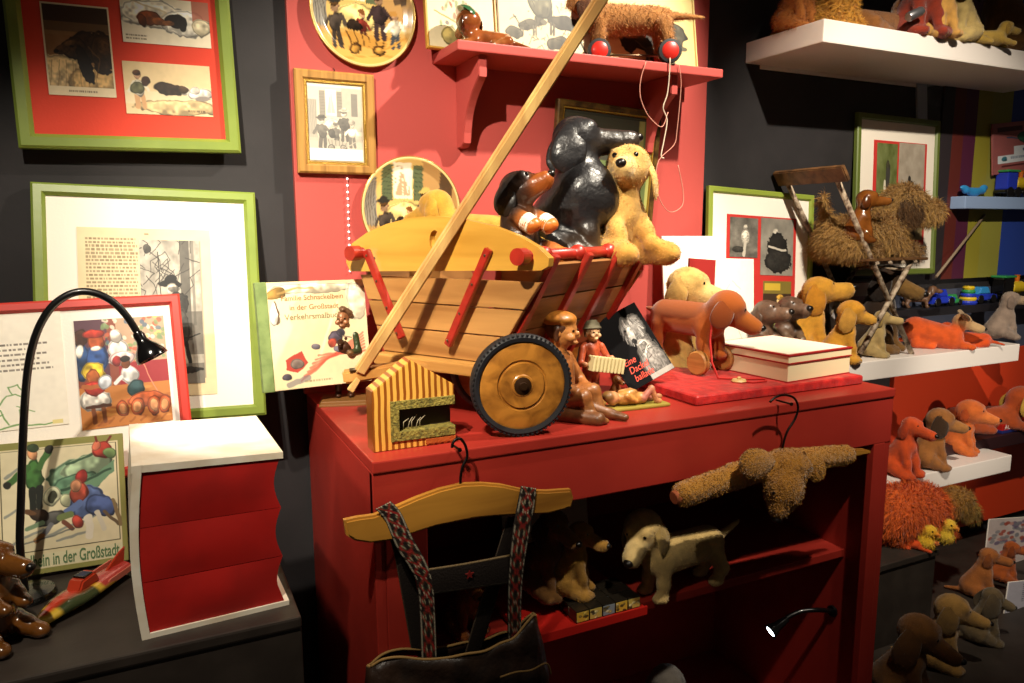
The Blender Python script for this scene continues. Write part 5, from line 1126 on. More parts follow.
dog('plush_dog', 'pale cream plush dog peeping out between black booklet and reddish toy dog', (pd_.x, pd_.y, ZT), az(-30), (pt(672, 268, Y=1.70).z - ZT) / 1.03, 'sit', '#c9a35c', '#b08a4a', '#d6b676', hy=0, hp=-12, N=52, hr=.19, ml=.18, mr=.09, el=.34, ew=.22)

# glazed brown dog at the left edge
lg0 = pt(-8, 650, Z=ZP); dog('dog_figurine', 'glossy brown glazed dog sitting upright at the left edge of the dark plinth', (lg0.x, lg0.y + .03, ZP), az(-20), 104 * mpp(lg0), 'beg', '#5f3712', '#442509', '#724417', '#6b3f15', '#6b3f15', m=GLAZE, N=72, hy=5, hp=-4, hr=.17, ml=.26, mr=.085, el=.34, ew=.22)
# ================================================================== HUNG AT THE FRONT OF THE CABINET
HW_ = mat('worn_hanger_wood', '#b9812f', rough=.45, wood=('#8d5c1e', 0, 18.), coat=.1)
IRON = mat('dark_iron')
def z8(x, y): return 300 + x / 2.597, 420 + y / 2.597
YH = YF - .035
hp0 = pt(460, 484, Y=YH); hg = thing('clothes_hanger', 'broad old wooden clothes hanger holding the lederhosen, hooked on the red cabinet edge', 'hanger', hp0)
O = [(112, 258), (150, 250), (190, 245), (250, 222), (300, 200), (360, 178), (420, 164), (470, 162), (520, 166), (565, 176), (590, 181), (640, 182), (700, 178), (706, 200), (700, 222), (680, 230), (640, 240), (610, 242), (550, 244), (500, 247), (450, 252), (400, 262), (350, 272), (300, 288), (240, 308), (180, 316), (140, 310), (118, 296)]
pl_ = [pt(*z8(x, y), Y=YH) - hp0 for x, y in O]
MB().prism([(p.x, p.z) for p in pl_], .018, M=Matrix.Translation((0, -.009, 0)), bev=.004).build('hanger_bar', HW_, hg, smooth=40)
def smooth_path(P, k=5):
    P = [Vector(p) for p in P]; o = []
    for i in range(len(P) - 1):
        a, b, c, d = P[max(i - 1, 0)], P[i], P[i + 1], P[min(i + 2, len(P) - 1)]
        for j in range(k):
            t = j / k; o.append(.5 * ((2 * b) + (c - a) * t + (2 * a - 5 * b + 4 * c - d) * t * t + (3 * b - a - 3 * c + d) * t ** 3))
    return o + [P[-1]]
MB().tube(smooth_path([pt(*z8(x, y), Y=YH) - hp0 for x, y in ((417, 175), (417, 150), (422, 122), (434, 95), (430, 68), (418, 50), (405, 50), (396, 62), (395, 72))]), .0026, 8).build('hook', IRON, hg)
o = MB().lathe([(0, 0), (.0022, 0), (.0022, .03), (.004, .03), (.004, .033), (0, .033)], 12, M=Matrix.Translation(pt(*z8(398, 66), Y=YF + .002)) @ Matrix.Rotation(PI / 2, 4, 'X')).build('nail', IRON); tag(o, 'iron nail in the red cabinet edge carrying the lederhosen hanger', 'nail')

# lederhosen
lz = thing('lederhosen', 'child\'s dark leather lederhosen with embroidered braces draped over the wooden hanger', 'lederhosen', hp0)
def ribbon(name, Lp, Rp, y, m, colf, th=.003, n=120, k=15, parent=lz, y2=None):
    L = smooth_path([pt(*z8(*q), Y=y if y2 is None else vlerp(y, y2, i / (len(Lp) - 1))) - hp0 for i, q in enumerate(Lp)], 12); R_ = smooth_path([pt(*z8(*q), Y=y if y2 is None else vlerp(y, y2, i / (len(Rp) - 1))) - hp0 for i, q in enumerate(Rp)], 12)
    N_ = len(L); V = []; F = []; cc = []; s_acc = 0
    for i in range(N_):
        if i: s_acc += ((L[i] + R_[i]) / 2 - (L[i - 1] + R_[i - 1]) / 2).length
        for j in range(k):
            t = j / (k - 1); p = lerp(L[i], R_[i], t); V.append((p.x, p.y - .0012 * math.sin(PI * t), p.z)); cc.append(lin(rgb(colf(s_acc, t))))
    off = N_ * k
    V += [(v[0], v[1] + th, v[2]) for v in V]; cc += [lin(rgb('#17100c'))] * off
    g = lambda i, j: i * k + j
    for i in range(N_ - 1):
        for j in range(k - 1): F += [(g(i, j), g(i + 1, j), g(i + 1, j + 1), g(i, j + 1)), (off + g(i, j + 1), off + g(i + 1, j + 1), off + g(i + 1, j), off + g(i, j))]
        F += [(g(i, 0), off + g(i, 0), off + g(i + 1, 0), g(i + 1, 0)), (g(i, k - 1), g(i + 1, k - 1), off + g(i + 1, k - 1), off + g(i, k - 1))]
    for j in range(k - 1): F += [(g(0, j), g(0, j + 1), off + g(0, j + 1), off + g(0, j)), (g(N_ - 1, j + 1), g(N_ - 1, j), off + g(N_ - 1, j), off + g(N_ - 1, j + 1))]
    return mesh_obj(name, V, F, m, parent, np.array(cc), False)
EMB = mat('embroidered_leather', rough=.6, attr=True, bump=(300., .4))
def emb(s, t):
    u = abs(t - .5) * 2; q = (s / .030) % 1.; d = abs(q - .5) * 2
    if u > .93: return '#1d1410'
    if u > .84: return '#a79d88' if (s / .004) % 1 < .7 else '#2a1e16'
    if u > .74: return '#17100d'
    x = abs(u / .74 - d)
    if x < .16: return '#8f1d18'
    if d < .30 and u < .32: return '#b9ad92' if (int(s / .003) + int(t * 15)) % 2 else '#6f2018'
    if d > .72 and .25 < u < .6: return '#a89c80' if (int(s / .003) + int(t * 15)) % 2 else '#2d3a24'
    if x < .28: return '#4a3a20'
    return '#1b120e'
YS = YH - .0125
ribbon('braces', [(196, 232), (222, 262), (250, 330), (285, 385), (305, 430), (312, 520), (316, 640)], [(236, 212), (262, 240), (292, 305), (330, 375), (346, 430), (352, 520), (356, 630)], YS, EMB, emb)
ribbon('braces', [(575, 172), (566, 220), (553, 290), (543, 390), (540, 480), (541, 572)], [(614, 178), (608, 230), (597, 290), (581, 390), (575, 480), (575, 562)], YS, EMB, emb)
dk = lambda s, t: '#4a3c2c' if abs(t - .5) > .44 else '#1a120d'
ribbon('back_strap', [(206, 236), (240, 330), (262, 440), (290, 600)], [(236, 232), (275, 330), (305, 440), (330, 600)], YH + .012, EMB, dk, y2=YH + .03)
ribbon('back_strap', [(540, 250), (500, 380), (460, 500), (428, 610)], [(572, 250), (536, 380), (500, 500), (466, 610)], YH + .012, EMB, dk, y2=YH + .03)
cross = ribbon('chest_band', [(326, 388), (430, 372), (545, 350)], [(330, 455), (430, 440), (545, 424)], YS + .002, EMB, lambda s, t: '#7a6238' if t < .06 else ('#8a8272' if t > .95 else '#1c130e'))
st = Vector(pt(*z8(441, 402), Y=YS - .0035)) - hp0
mb = MB(); sp = [(st.x + (.009 if i % 2 == 0 else .004) * math.sin(2 * PI * i / 10), st.z + (.009 if i % 2 == 0 else .004) * math.cos(2 * PI * i / 10)) for i in range(10)]
mb.prism(sp, .002, M=Matrix.Translation((0, st.y, 0))).build('star_emblem', mat('dull_red_leather', '#7a1c18', rough=.5), cross)
# the trousers: an open sack of leather with two short legs
front = [(184, 640), (215, 622), (260, 616), (320, 622), (380, 618), (430, 608), (480, 600), (520, 580), (555, 566), (585, 530), (604, 508)]
fr = smooth_path([pt(*z8(*q), Y=YH - .012 - .02 * math.sin(PI * i / 10)) - hp0 for i, q in enumerate(front)], 4)
bk_ = smooth_path([(pt(*z8(q[0], q[1] - 6 - 25 * math.sin(PI * i / 10)), Y=YH + .032) - hp0) for i, q in enumerate(front)], 4)
zbot = pt(450, 683, Y=YH).z - .11 - hp0.z
ring0 = fr + [lerp(fr[-1], bk_[-1], .33) + Vector((.006, 0, -.004)), lerp(fr[-1], bk_[-1], .66) + Vector((.006, 0, -.004))] + bk_[::-1] + [lerp(fr[0], bk_[0], .66) + Vector((-.006, 0, 0)), lerp(fr[0], bk_[0], .33) + Vector((-.006, 0, 0))]
n0 = len(ring0); levels = 14; V = []; F = []; cx_ = sum((p.x for p in ring0)) / n0
for L in range(levels + 1):
    s = L / levels
    for i, p in enumerate(ring0):
        wv_ = .004 * math.sin(i * .9 + L * .7) * min(1, s * 3) + .003 * math.sin(i * .37 - L * 1.3)
        z = vlerp(p.z, zbot, s ** .9); x = cx_ + (p.x - cx_) * (1 + .10 * math.sin(min(1, s * 1.4) * PI * .5)); y = p.y + (-.018 if p.y < .02 else .012) * math.sin(PI * min(1, s * .8)) + wv_
        V.append((x, y, z))
for L in range(levels):
    for i in range(n0): F.append((L * n0 + i, (L + 1) * n0 + i, (L + 1) * n0 + (i + 1) % n0, L * n0 + (i + 1) % n0))
tr = mesh_obj('trousers', V, F, LEATHER, lz, None, True); md = tr.modifiers.new('thick', 'SOLIDIFY'); md.thickness = .003; md.offset = 1
rim = [p + Vector((0, -.0015, .001)) for p in ring0]; MB().tube(rim + [rim[0]], .0026, 8).build('waist_piping', mat('tan_suede_edge', '#8a6a38', rough=.8), lz)
bp0 = [pt(*z8(*q), Y=YH - .055) - hp0 for q in ((520, 668), (560, 655), (600, 650), (640, 632), (652, 660))]
MB().tube(smooth_path(bp0, 5), .0018, 6).build('flap_piping', mat('tan_suede_edge'), lz)

# terry-cloth dachshund hanger
def z7(x, y): return 580 + x / 2.597, 420 + y / 2.597
YT = YF - .05
tp = pt(*z7(530, 110), Y=YT); th = thing('dog_hanger', 'curly brown terry-cloth dachshund clothes hanger hooked on the cabinet\'s right front edge', 'hanger', tp)
u7 = mpp(tp) / 2.597
q7 = lambda x, y, dy=0.: tuple(pt(*z7(x, y), Y=YT + dy) - tp)
TC, TC2 = '#b07a2c', '#9c6a24'
blob('body', [C_(q7(272, 192), q7(400, 146), 30 * u7, 30 * u7, TC), C_(q7(400, 146), q7(530, 108), 30 * u7, 32 * u7, TC), C_(q7(530, 108), q7(690, 90), 32 * u7, 26 * u7, TC),
     C_(q7(535, 130, -.02), q7(528, 185, -.04), 50 * u7, 46 * u7, TC2), C_(q7(528, 185, -.04), q7(516, 232, -.05), 44 * u7, 24 * u7, TC2), E_(q7(560, 120, -.03), (40 * u7, 40 * u7, 36 * u7), TC2)], TERRY, th, k=.012, N=100, soft=.004, jitter=.0011, fur=(16000, .0045, .2, .0007))
ear('ear', q7(500, 108, -.045), np.array(q7(400, 118, -.05)) - np.array(q7(500, 108, -.045)), (0, -1, .2), 110 * u7, 74 * u7, .016, TERRY, th, TC, fur=(3000, .005, .0008))
ear('ear', q7(580, 96, -.04), np.array(q7(632, 150, -.045)) - np.array(q7(580, 96, -.04)), (0, -1, .1), 90 * u7, 62 * u7, .016, TERRY, th, TC, fur=(2500, .005, .0008))
MB().ball(q7(512, 258, -.055), (14 * u7, 12 * u7, 9 * u7)).build('nose', mat('nose_120c0a', '#120c0a', rough=.3), th)
MB().ball(q7(502, 190, -.072), 4.5 * u7).build('eye', GLASSEYE, th)
MB().tube([q7(262, 196), q7(243, 203)], 22 * u7, 16, r2=15 * u7).build('nose_tip', mat('worn_pink_felt', '#b4613a', rough=.8), th)
MB().prism([(a - 0, b) for a, b in [(q7(x, y)[0], q7(x, y)[2]) for x, y in ((690, 76), (735, 74), (752, 79), (750, 86), (720, 92), (690, 98))]], .012, M=Matrix.Translation((0, -.006, 0)), bev=.003).build('wooden_end', HW_, th)
hk = [pt(x, y, Y=YT) - tp for x, y in ((783, 455), (783, 446), (787, 432), (795, 419), (798, 407), (794, 398), (785, 395), (776, 397), (770, 402))]
MB().tube(smooth_path(hk), .0026, 8).build('hook', IRON, th)
o = MB().lathe([(0, 0), (.0022, 0), (.0022, .045), (.004, .045), (.004, .048), (0, .048)], 12, M=Matrix.Translation(pt(776, 400, Y=YF + .002)) @ Matrix.Rotation(PI / 2, 4, 'X')).build('nail', IRON); tag(o, 'iron nail in the red cabinet edge carrying the terry-cloth dog hanger', 'nail')

# ================================================================== INSIDE THE CABINET
YI = YF + .10
board('white_card', 'pale card leaning at the back inside the red cabinet behind the puppies', 'card', (500, 478), (585, 470), (506, 600), 1.80, 1.72, mat('grey_card', '#e2d6ba', rough=.7), z=ZI)
bpy.context.view_layer.update()
cdq = bpy.data.objects['white_card.002']
a, b_ = pt(553, 655, Y=YF + .055), pt(646, 627, Y=YF + .055)
tr_z = a.z * .5 + b_.z * .5
tray = thing('red_tray', 'flat red tray at the front of the inner shelf carrying the picture blocks', 'tray', (a.x - .06, YF + .055, ZI)); tw = b_.x - a.x + .06
MB().box((0, 0, -.0), (tw, .30, .016), bev=.002).build('board', mat('red_lacquer', '#c2231c', rough=.35), tray)
MB().box((0, -.004, 0), (tw, 0, .021), bev=.001).build('lip', mat('red_lacquer'), tray)
BT = mat('dark_block_top', '#221d16', rough=.35, coat=.3); 
PY = mat('picture_block_face', rough=.5, attr=True)
s_b = .034; nbx = 5
def block(label, loc, seed, grp='picture blocks on the red tray'):
    t = thing('picture_block', label, 'block', loc, 0, grp); MB().box((.0008, .0008, 0), (s_b - .0008, s_b - .0008, .028), bev=.0012).build('cube', BT, t)
    g = np.random.default_rng(seed); p = Pic(('#d8ae3a', '#cfb458', '#8a96a0')[seed % 3], 22, .8)
    for i in range(6): p.ell(g.random(), g.random(), .12 + .1 * g.random(), .15, ('#e6c860', '#3a3020', '#7a6a3c', '#efe0a8')[g.integers(4)], 0, .8)
    p.put('picture_face', .002, .003, s_b - .004, .022, -.0002, t, PY); return t
nm = ('leftmost', 'second from the left', 'middle', 'second from the right', 'rightmost')
for r in range(3):
    for c in range(nbx):
        block('dark-topped picture block, %s of the %s row on the red tray' % (nm[c], ('front', 'middle', 'back')[r]), (tray.location.x + tw - .012 - (nbx - c) * s_b, YF + .062 + r * (s_b + .001), ZI + .016), r * 5 + c)
dp = pt(546, 622, Z=ZI + .045); s1_ = 95 * mpp(dp)
zt2 = ZI + .0445
dog('plush_dog', 'dark brown plush puppy sitting on the picture blocks beside the embroidered strap', (pt(540, 606, Y=YF + .19).x, YF + .19, zt2), az(-40), s1_ * 1.0, 'sit', '#6a4422', '#4a2e16', '#8f6430', '#7c5428', hy=-10, hp=-16, N=48, el=.36, ew=.24)
dp = pt(590, 626, Z=zt2)
dog('plush_dog', 'tan puppy stretching down over the picture blocks inside the cabinet', (dp.x + .005, YF + .12, zt2), az(28), s1_ * .86, 'stand', '#b98a3c', '#9a6c2a', N=52, hy=20, hp=10, mod=dict(rump=(-.30, 0, .40), chest=(.26, 0, .62), neck=(.36, 0, .78), head=(.40, 0, .92)), tv=None) if False else dog('plush_dog', 'tan puppy stretching over the picture blocks inside the cabinet', (pt(566, 606, Y=YF + .15).x, YF + .15, zt2), az(-8), s1_ * .84, 'sit', '#a97c34', '#8f6426', N=52, hy=-25, hp=-10, el=.34)
dp = pt(463, 640, Z=ZI); 
dog('plush_dog', 'reddish tan dog half hidden behind the lederhosen on the inner shelf', (dp.x + .02, YF + .19, ZI), az(-60), 74 * mpp(dp), 'sit', '#9a5624', '#6d3512', '#a8642c', N=46, hp=-25, el=.34)
dp = pt(690, 612, Z=ZI); s2_ = 116 * mpp(dp)
dog('plush_dog', 'large cream plush dog standing in the dark right half of the inner cabinet shelf', (dp.x + .045, dp.y + .10, ZI), az(-150), s2_ * .86, 'stand', '#d0b070', '#b89858', '#d8ba7c', '#d4b474', hy=28, hp=-30, N=64, el=.42, ew=.26, hr=.19, ml=.22, mr=.09, mod=dict(chest=(.28, 0, .44), cr=.2, neck=(.46, 0, .66), head=(.50, 0, .80), rump=(-.40, 0, .44), rr=.18))
gp = pt(668, 656, Y=YF + .22); 
dog('plush_dog', 'grey plush animal in the dark bottom compartment, only its rounded head top in view', (gp.x, YF + .24, .061), az(-90), (gp.z - .061) / 1.03, 'sit', '#6d665e', N=44)
# clip lamp on the inner right side
lx_ = .3205 + CW - .021
c0 = pt(832, 611, X=lx_ - .004); l0 = Vector(c0)
cl = thing('spot_lamp', 'small lit black gooseneck spot lamp inside the red cabinet at right', 'lamp', l0); D0 = (CM @ np.array([l0.x, l0.y, l0.z - CAMZ]))[2] - .03
pp = [Vector((.0, 0, 0))] + [pt(x, y, D=D0) - l0 for x, y in ((818, 610), (803, 611), (792, 615), (784, 620))]
MB().tube(smooth_path(pp), .0065, 10).build('gooseneck', BLK, cl)
MB().lathe([(0, 0), (.016, 0), (.016, .006), (0, .006)], 20, M=Matrix.Translation((.0038, 0, 0)) @ Matrix.Rotation(-PI / 2, 4, 'Y')).build('wall_plate', BLK, cl)
e0, e1 = pt(787, 619, D=D0) - l0, pt(770, 632, D=D0 - .012) - l0; hd = (e1 - e0).normalized(); qh = hd.to_track_quat('Z', 'Y').to_matrix().to_4x4(); qh.translation = e0; hl = (e1 - e0).length
MB().lathe([(0, 0), (.009, 0), (.012, hl * .3), (.0135, hl * .6), (.020, hl * .85), (.0215, hl), (.019, hl), (.0, hl * .9)], 24, M=qh).build('lamp_head', GLB, cl, smooth=40)
MB().lathe([(0, hl * .95), (.0175, hl * .95), (.0175, hl * .97), (0, hl * 1.0)], 24, M=qh).build('lens', mat('lit_led_lens', '#ffffff', emit=('#e6f2ff', 14.)), cl)
LED_P, LED_D = e1 + l0 + hd * .01, hd
# ================================================================== ON THE RED SHELF
YSF = s0.y + .06
dp = pt(487, 42, Y=YSF); s_ = 50 * mpp(dp)
sl = dog('dog_figurine', 'small glazed clay puppy with green cap dozing at the left end of the red shelf', (dp.x + .005, YSF, ZS), az(195), s_ * .98, 'lie', '#8a4a22', '#4a2812', '#96562a', '#a5683a', hy=-70, hp=-20, m=GLAZE, N=56, hr=.24, ml=.17, mr=.11, el=.36, ew=.24, mod=dict(head=(.42, 0, .52), rump=(-.34, 0, .16)))
MB().lathe([(0, .06), (.10, .05), (.17, .0), (.19, -.05), (.17, -.05), (0, .0)], 24, M=Matrix.Translation((.40 * s_, -.0 * s_, .69 * s_)) @ Matrix.Rotation(math.radians(-35), 4, 'Y') @ Matrix.Scale(s_ * 1.25, 4)).build('cap', mat('green_glazed_cap', '#2f5a38', rough=.2, coat=.6), sl, smooth=40)
dp = pt(632, 50, Y=YSF); s_ = 84 * mpp(dp)
wd = dog('wheeled_toy_dog', 'light brown plush dachshund on red wheels standing on the red wall shelf', (pt(627, 50, Y=YSF + .03).x, YSF + .035, ZS), az(182), s_, 'stand', '#a5703c', '#4d2a14', '#8f5c30', '#9a6634', hy=18, hp=-10, m=PLUSH, N=64, el=.36, ew=.24,
    mod=dict(rump=(-.40, 0, .54), chest=(.36, 0, .54), cr=.19, neck=(.52, 0, .62), head=(.60, 0, .72), tail=((-.52, 0, .60), (-.92, 0, .58)), legs=[((.34, .12, .46), (.36, .13, .2), .09, .065, 0), ((.34, -.12, .46), (.36, -.13, .2), .09, .065, 0), ((-.42, .12, .46), (-.48, .13, .2), .11, .065, 0), ((-.42, -.12, .46), (-.48, -.13, .2), .11, .065, 0)]), fur=(9000, .010, .5, .0006))
TR = mat('toy_wheel_red', '#c4261c', rough=.35, coat=.3); TB = mat('black_rubber')
for x in (.36, -.48):
    MB().tube([(x * s_, -.24 * s_, .14 * s_), (x * s_, .24 * s_, .14 * s_)], .018 * s_, 10).build('axle', SCREW, wd)
    for sg in (1, -1):
        Mq = Matrix.Translation((x * s_, sg * .22 * s_, .14 * s_)) @ Matrix.Rotation(-sg * PI / 2, 4, 'X') @ Matrix.Scale(s_, 4)
        w_ = MB().lathe([(.10, -.05), (.135, -.045), (.14, 0), (.135, .045), (.10, .05)], 32, M=Mq, closed=True).build('wheel', TB, wd, smooth=40)
        MB().lathe([(0, -.05), (.10, -.05), (.10, .05), (.08, .062), (0, .065)], 32, M=Mq).build('wheel_disc', TR, w_, smooth=40)
MB().tube([(.36 * s_, 0, .14 * s_), (-.48 * s_, 0, .14 * s_)], .014 * s_, 8).build('chassis_rod', SCREW, wd)
# cords hanging from the shelf
WCORD = mat('dirty_white_cord', '#cdb9a4', rough=.8); PCORD = mat('faded_pink_cord', '#c98a78', rough=.8)
yc = s0.y - .006
def cord(label, P, m, r=.0016):
    b0 = pt(*P[0], Y=yc); t = MB().tube(smooth_path([pt(*q, Y=yc) - b0 for q in P], 4), r, 7).build('cord', m, None, loc=b0); tag(t, label, 'cord', None)
cord('pinkish cord loop hanging from the red shelf, leftmost of three', [(646, 62), (641, 78), (640, 95), (646, 112), (656, 124), (663, 126), (668, 112)], PCORD, .0013)
cord('white knotted cord hanging straight down from the red shelf, middle of three', [(670, 58), (669, 78), (667, 95), (663, 108), (667, 120), (664, 140), (661, 156), (664, 158)], WCORD, .0018)
cord('thin pink cord hanging lowest from the red shelf into a loop', [(679, 64), (681, 82), (680, 100), (677, 130), (674, 145), (659, 160), (656, 180), (660, 200), (670, 212), (682, 206), (683, 190), (678, 165)], PCORD, .0011)

# ================================================================== FRAMES ON THE RIGHT
LGREEN = mat('lime_green_frame', '#8a9a3c', rough=.4, coat=.15)
def photo(kind, n=60, ar=1.5):
    if kind == 'lady':
        return Pic('#6f6a5c', n, ar).noise(.2, 5, 2).ell(.55, .5, .16, .2, '#d8d2c2').ell(.55, .25, .08, .07, '#c8b8a0').line([(.55, .6), (.5, .95)], .1, '#c8c2b2').ell(.3, .8, .2, .08, '#3a382e').gray()
    if kind == 'seated':
        return Pic('#8d8678', n, ar).noise(.15, 4, 3).ell(.45, .25, .1, .08, '#c8b8a0').ell(.5, .5, .3, .25, '#211f1c').ell(.55, .75, .4, .2, '#2c2a26').line([(.25, .5), (.75, .55)], .06, '#cfc4b0').gray()
    if kind == 'colour':
        return Pic('#3a2a1c', n, ar).rect(0, 0, 1, .35, '#7a6a2c').rect(.05, .06, .6, .26, '#c8a838').ell(.6, .55, .12, .11, '#e0c088').ell(.6, .44, .13, .07, '#c89a40').ell(.58, .85, .25, .25, '#e6e0d0').rect(0, .6, .3, 1, '#2a3640', .7)
    if kind == 'hunter':
        return Pic('#5c6434', n, ar).noise(.15, 5, 4).ell(.55, .25, .1, .07, '#3a3828').line([(.55, .3), (.5, .9)], .2, '#3c3a34').line([(.4, .4), (.45, .75)], .1, '#d0c8b0').ell(.2, .8, .2, .12, '#b89a3c').rect(0, .85, 1, 1, '#4a4a2c', .6)
    return Pic('#a09484', n, ar).noise(.1, 5, 6).rect(0, .7, 1, 1, '#8a7c58').line([(.5, .5), (.52, .85)], .13, '#24201c').ell(.45, .45, .14, .06, '#24201c').ell(.42, .38, .06, .05, '#24201c').line([(.55, .85), (.7, .95)], .06, '#24201c')
Y0R = YW + .018
REDM = mat('red_mat_window', '#c2302a', rough=.6)
t, w, h, y = framed('framed_picture', 'lime green frame standing left of the rusty chair with three old photographs on red', 'picture', pt(707, 186, Y=Y0R - .01), pt(812, 196, Y=Y0R - .01), pt(703, 330, Y=Y0R - .05), .020, .016, LGREEN, '#f2e9dc'); bpy.context.view_layer.update()
def red_panel(t, y, x0, y0, x1, y1):
    a = to_plane(t.matrix_world, x0, y0); b = to_plane(t.matrix_world, x1, y1); MB().box((a[0], y, b[1]), (b[0], y + .001, a[1])).build('red_mount', REDM, t)
red_panel(t, y, 725, 214, 792, 318)
place(photo('lady'), 'photograph', t, y - .0014, 728, 217, 755, 258); place(photo('seated'), 'photograph', t, y - .0014, 759, 218, 790, 276); place(photo('colour'), 'photograph', t, y - .0014, 761, 281, 788, 317)
t, w, h, y = framed('framed_picture', 'dark green frame at right behind the shaggy chair dog, two photographs on red', 'picture', pt(859, 113, Y=Y0R), pt(941, 122, Y=Y0R), pt(846, 276, Y=Y0R - .03), .022, .016, mat('dark_olive_frame', '#5f6d2c', rough=.45), '#e9dfd0'); bpy.context.view_layer.update()
red_panel(t, y, 872, 140, 921, 245); place(photo('hunter', ar=2.), 'photograph', t, y - .0014, 875, 143, 892, 240); place(photo('dogs', ar=2.), 'photograph', t, y - .0014, 897, 143, 919, 240)
# small dark frame on the white shelf
M, w, h = corners(pt(826, 275, Y=1.85), pt(893, 272, Y=1.85), pt(824, 345, Y=1.81)); M.translation.z = ZM + .0005
t = thing('framed_picture', 'small dark brown frame with pale mat on the white shelf under the rusty chair', 'picture', mtx=M); bpy.context.view_layer.update()
frame_mesh(w, h, .014, .014).build('frame', mat('dark_brown_frame', '#2e1c12', rough=.4), t); MB().box((.008, -.008, .008), (w - .008, -.002, h - .008)).build('mat_board', mat('grey_lilac_mat', '#a59c98', rough=.8), t)
Pic('#7c6c78', 40, .8).noise(.15, 4, 3).ell(.5, .6, .2, .3, '#5a3c6a').put('print', w * .25, h * .15, w * .5, h * .6, -.0095, t)
# grey town picture, pink bird board: glass reflections modelled as solids, upper right
M, w, h = corners(pt(915, 58, Y=Y0R), pt(1000, 52, Y=Y0R), pt(916, 152, Y=Y0R))
t = thing('wall_picture', 'dim grey townscape print with pale border hanging under the top white shelf', 'picture', mtx=M); MB().box((0, -.008, 0), (w, 0, h), bev=.001).build('board', mat('pale_blue_grey_board', '#8f97a4', rough=.6), t)
p = Pic('#2a2b30', 90, .9).noise(.2, 8, 3)
for i in range(7): x = (i * .29) % .9; yy = .15 + .1 * (i % 3) + .25 * (i // 3); p.rect(x, yy, x + .2, yy + .14, '#8a8d94').poly([(x - .02, yy), (x + .1, yy - .1), (x + .22, yy)], '#1c1d22').rect(x + .04, yy + .03, x + .08, yy + .09, '#26272c').rect(x + .12, yy + .03, x + .16, yy + .09, '#26272c')
p.put('townscape', w * .11, h * .13, w * .78, h * .78, -.0092, t)
YT2 = YW - .06
a, b_ = pt(966, 196, Y=YT2), pt(1060, 194, Y=YT2)
ts = thing('toy_shelf', 'small pale blue shelf at the right edge holding bright wooden toys', 'shelf', (a.x, YT2, a.z)); MB().box((0, 0, -.046), (b_.x - a.x, YW - YT2, 0), bev=.003).build('board', mat('pale_blue_lacquer', '#8fa6cc', rough=.4), ts)  # this shelf and its toys belong to the reflected display
M, w, h = corners(pt(994, 124, Y=YW - .006), pt(1052, 118, Y=YW - .006), pt(988, 176, Y=YW - .012))
t = thing('picture_board', 'dusty pink board with a bird over white blocks, above the small blue shelf', 'picture', mtx=M); MB().box((0, -.006, 0), (w, 0, h), bev=.001).build('board', mat('dusty_pink_board', '#a05a58', rough=.6), t)
p = Pic('#a05a58', 80, 1.1); p.rect(.08, .08, .5, .17, '#4a1c1c').rect(.55, .06, .9, .12, '#4a1c1c').rect(.35, .48, .75, .66, '#dfe4ea').rect(.08, .64, .95, .8, '#dfe4ea').ell(.55, .34, .16, .1, '#2a6a4a', 40).ell(.66, .24, .12, .12, '#2c3fae').line([(.4, .32), (.24, .28)], .03, '#3a4a6a').ell(.2, .72, .05, .05, '#3c7a8a').ell(.55, .57, .05, .05, '#3a5a9a').ell(.85, .72, .06, .05, '#3c9a5a').rect(.14, .84, .7, .88, '#5a2424').text(.3, .68, .7, .76, 1, '#5a6a8a', 3)
p.put('bird_picture', .002, .002, w - .004, h - .004, -.0072, t)
def toycol(n, c): return mat('toy_paint_' + n, c, rough=.35, coat=.3)
BLU, YEL, ORA, GRN, LBL = toycol('blue', '#2036b4'), toycol('yellow', '#d0b020'), toycol('orange', '#c86a1c'), toycol('green', '#2f8a4a'), toycol('light_blue', '#2e86c4')
def wheels(t, P, r, w_, m=BLK):
    for x, y_ in P: MB().lathe([(0, -w_ / 2), (r * .9, -w_ / 2), (r, -w_ / 3), (r, w_ / 3), (r * .9, w_ / 2), (0, w_ / 2)], 20, M=Matrix.Translation((x, y_, r)) @ Matrix.Rotation(PI / 2, 4, 'X')).build('wheel', m, t)
def engine(label, loc, L, body, cabm, yaw=0.):
    t = thing('toy_train', label, 'toy train', loc, yaw); r = L * .13
    MB().box((-.5 * L, -.16 * L, r * .8), (.5 * L, .16 * L, r * 1.5), bev=.004).build('chassis', GLB, t)
    MB().lathe([(0, 0), (.15 * L, 0), (.17 * L, .02 * L), (.17 * L, .5 * L), (.14 * L, .53 * L), (0, .53 * L)], 24, M=Matrix.Translation((-.02 * L, 0, r * 1.5 + .16 * L)) @ Matrix.Rotation(PI / 2, 4, 'Y')).build('boiler', body, t)
    MB().box((-.46 * L, -.17 * L, r * 1.5), (-.04 * L, .17 * L, r * 1.5 + .44 * L), bev=.006).build('cab', cabm, t); MB().box((-.5 * L, -.2 * L, r * 1.5 + .44 * L), (0, .2 * L, r * 1.5 + .5 * L), bev=.006).build('roof', GRN, t)
    MB().lathe([(0, 0), (.05 * L, 0), (.06 * L, .16 * L), (.08 * L, .2 * L), (0, .2 * L)], 16, M=Matrix.Translation((.34 * L, 0, r * 1.5 + .3 * L))).build('chimney', ORA, t)
    wheels(t, [(x * L, s * .17 * L) for x in (-.34, 0, .34) for s in (1, -1)], r, .04 * L); return t
q = pt(1008, 190, Y=YW - .03); engine('yellow and blue wooden toy train on the small pale blue shelf', (q.x + .02, YW - .032, a.z), .15, YEL, BLU)
q = pt(972, 188, Y=YW - .03); t = thing('toy_boat', 'light blue toy boat hull at the left end of the small blue shelf', 'toy boat', (q.x + .012, YW - .03, a.z))
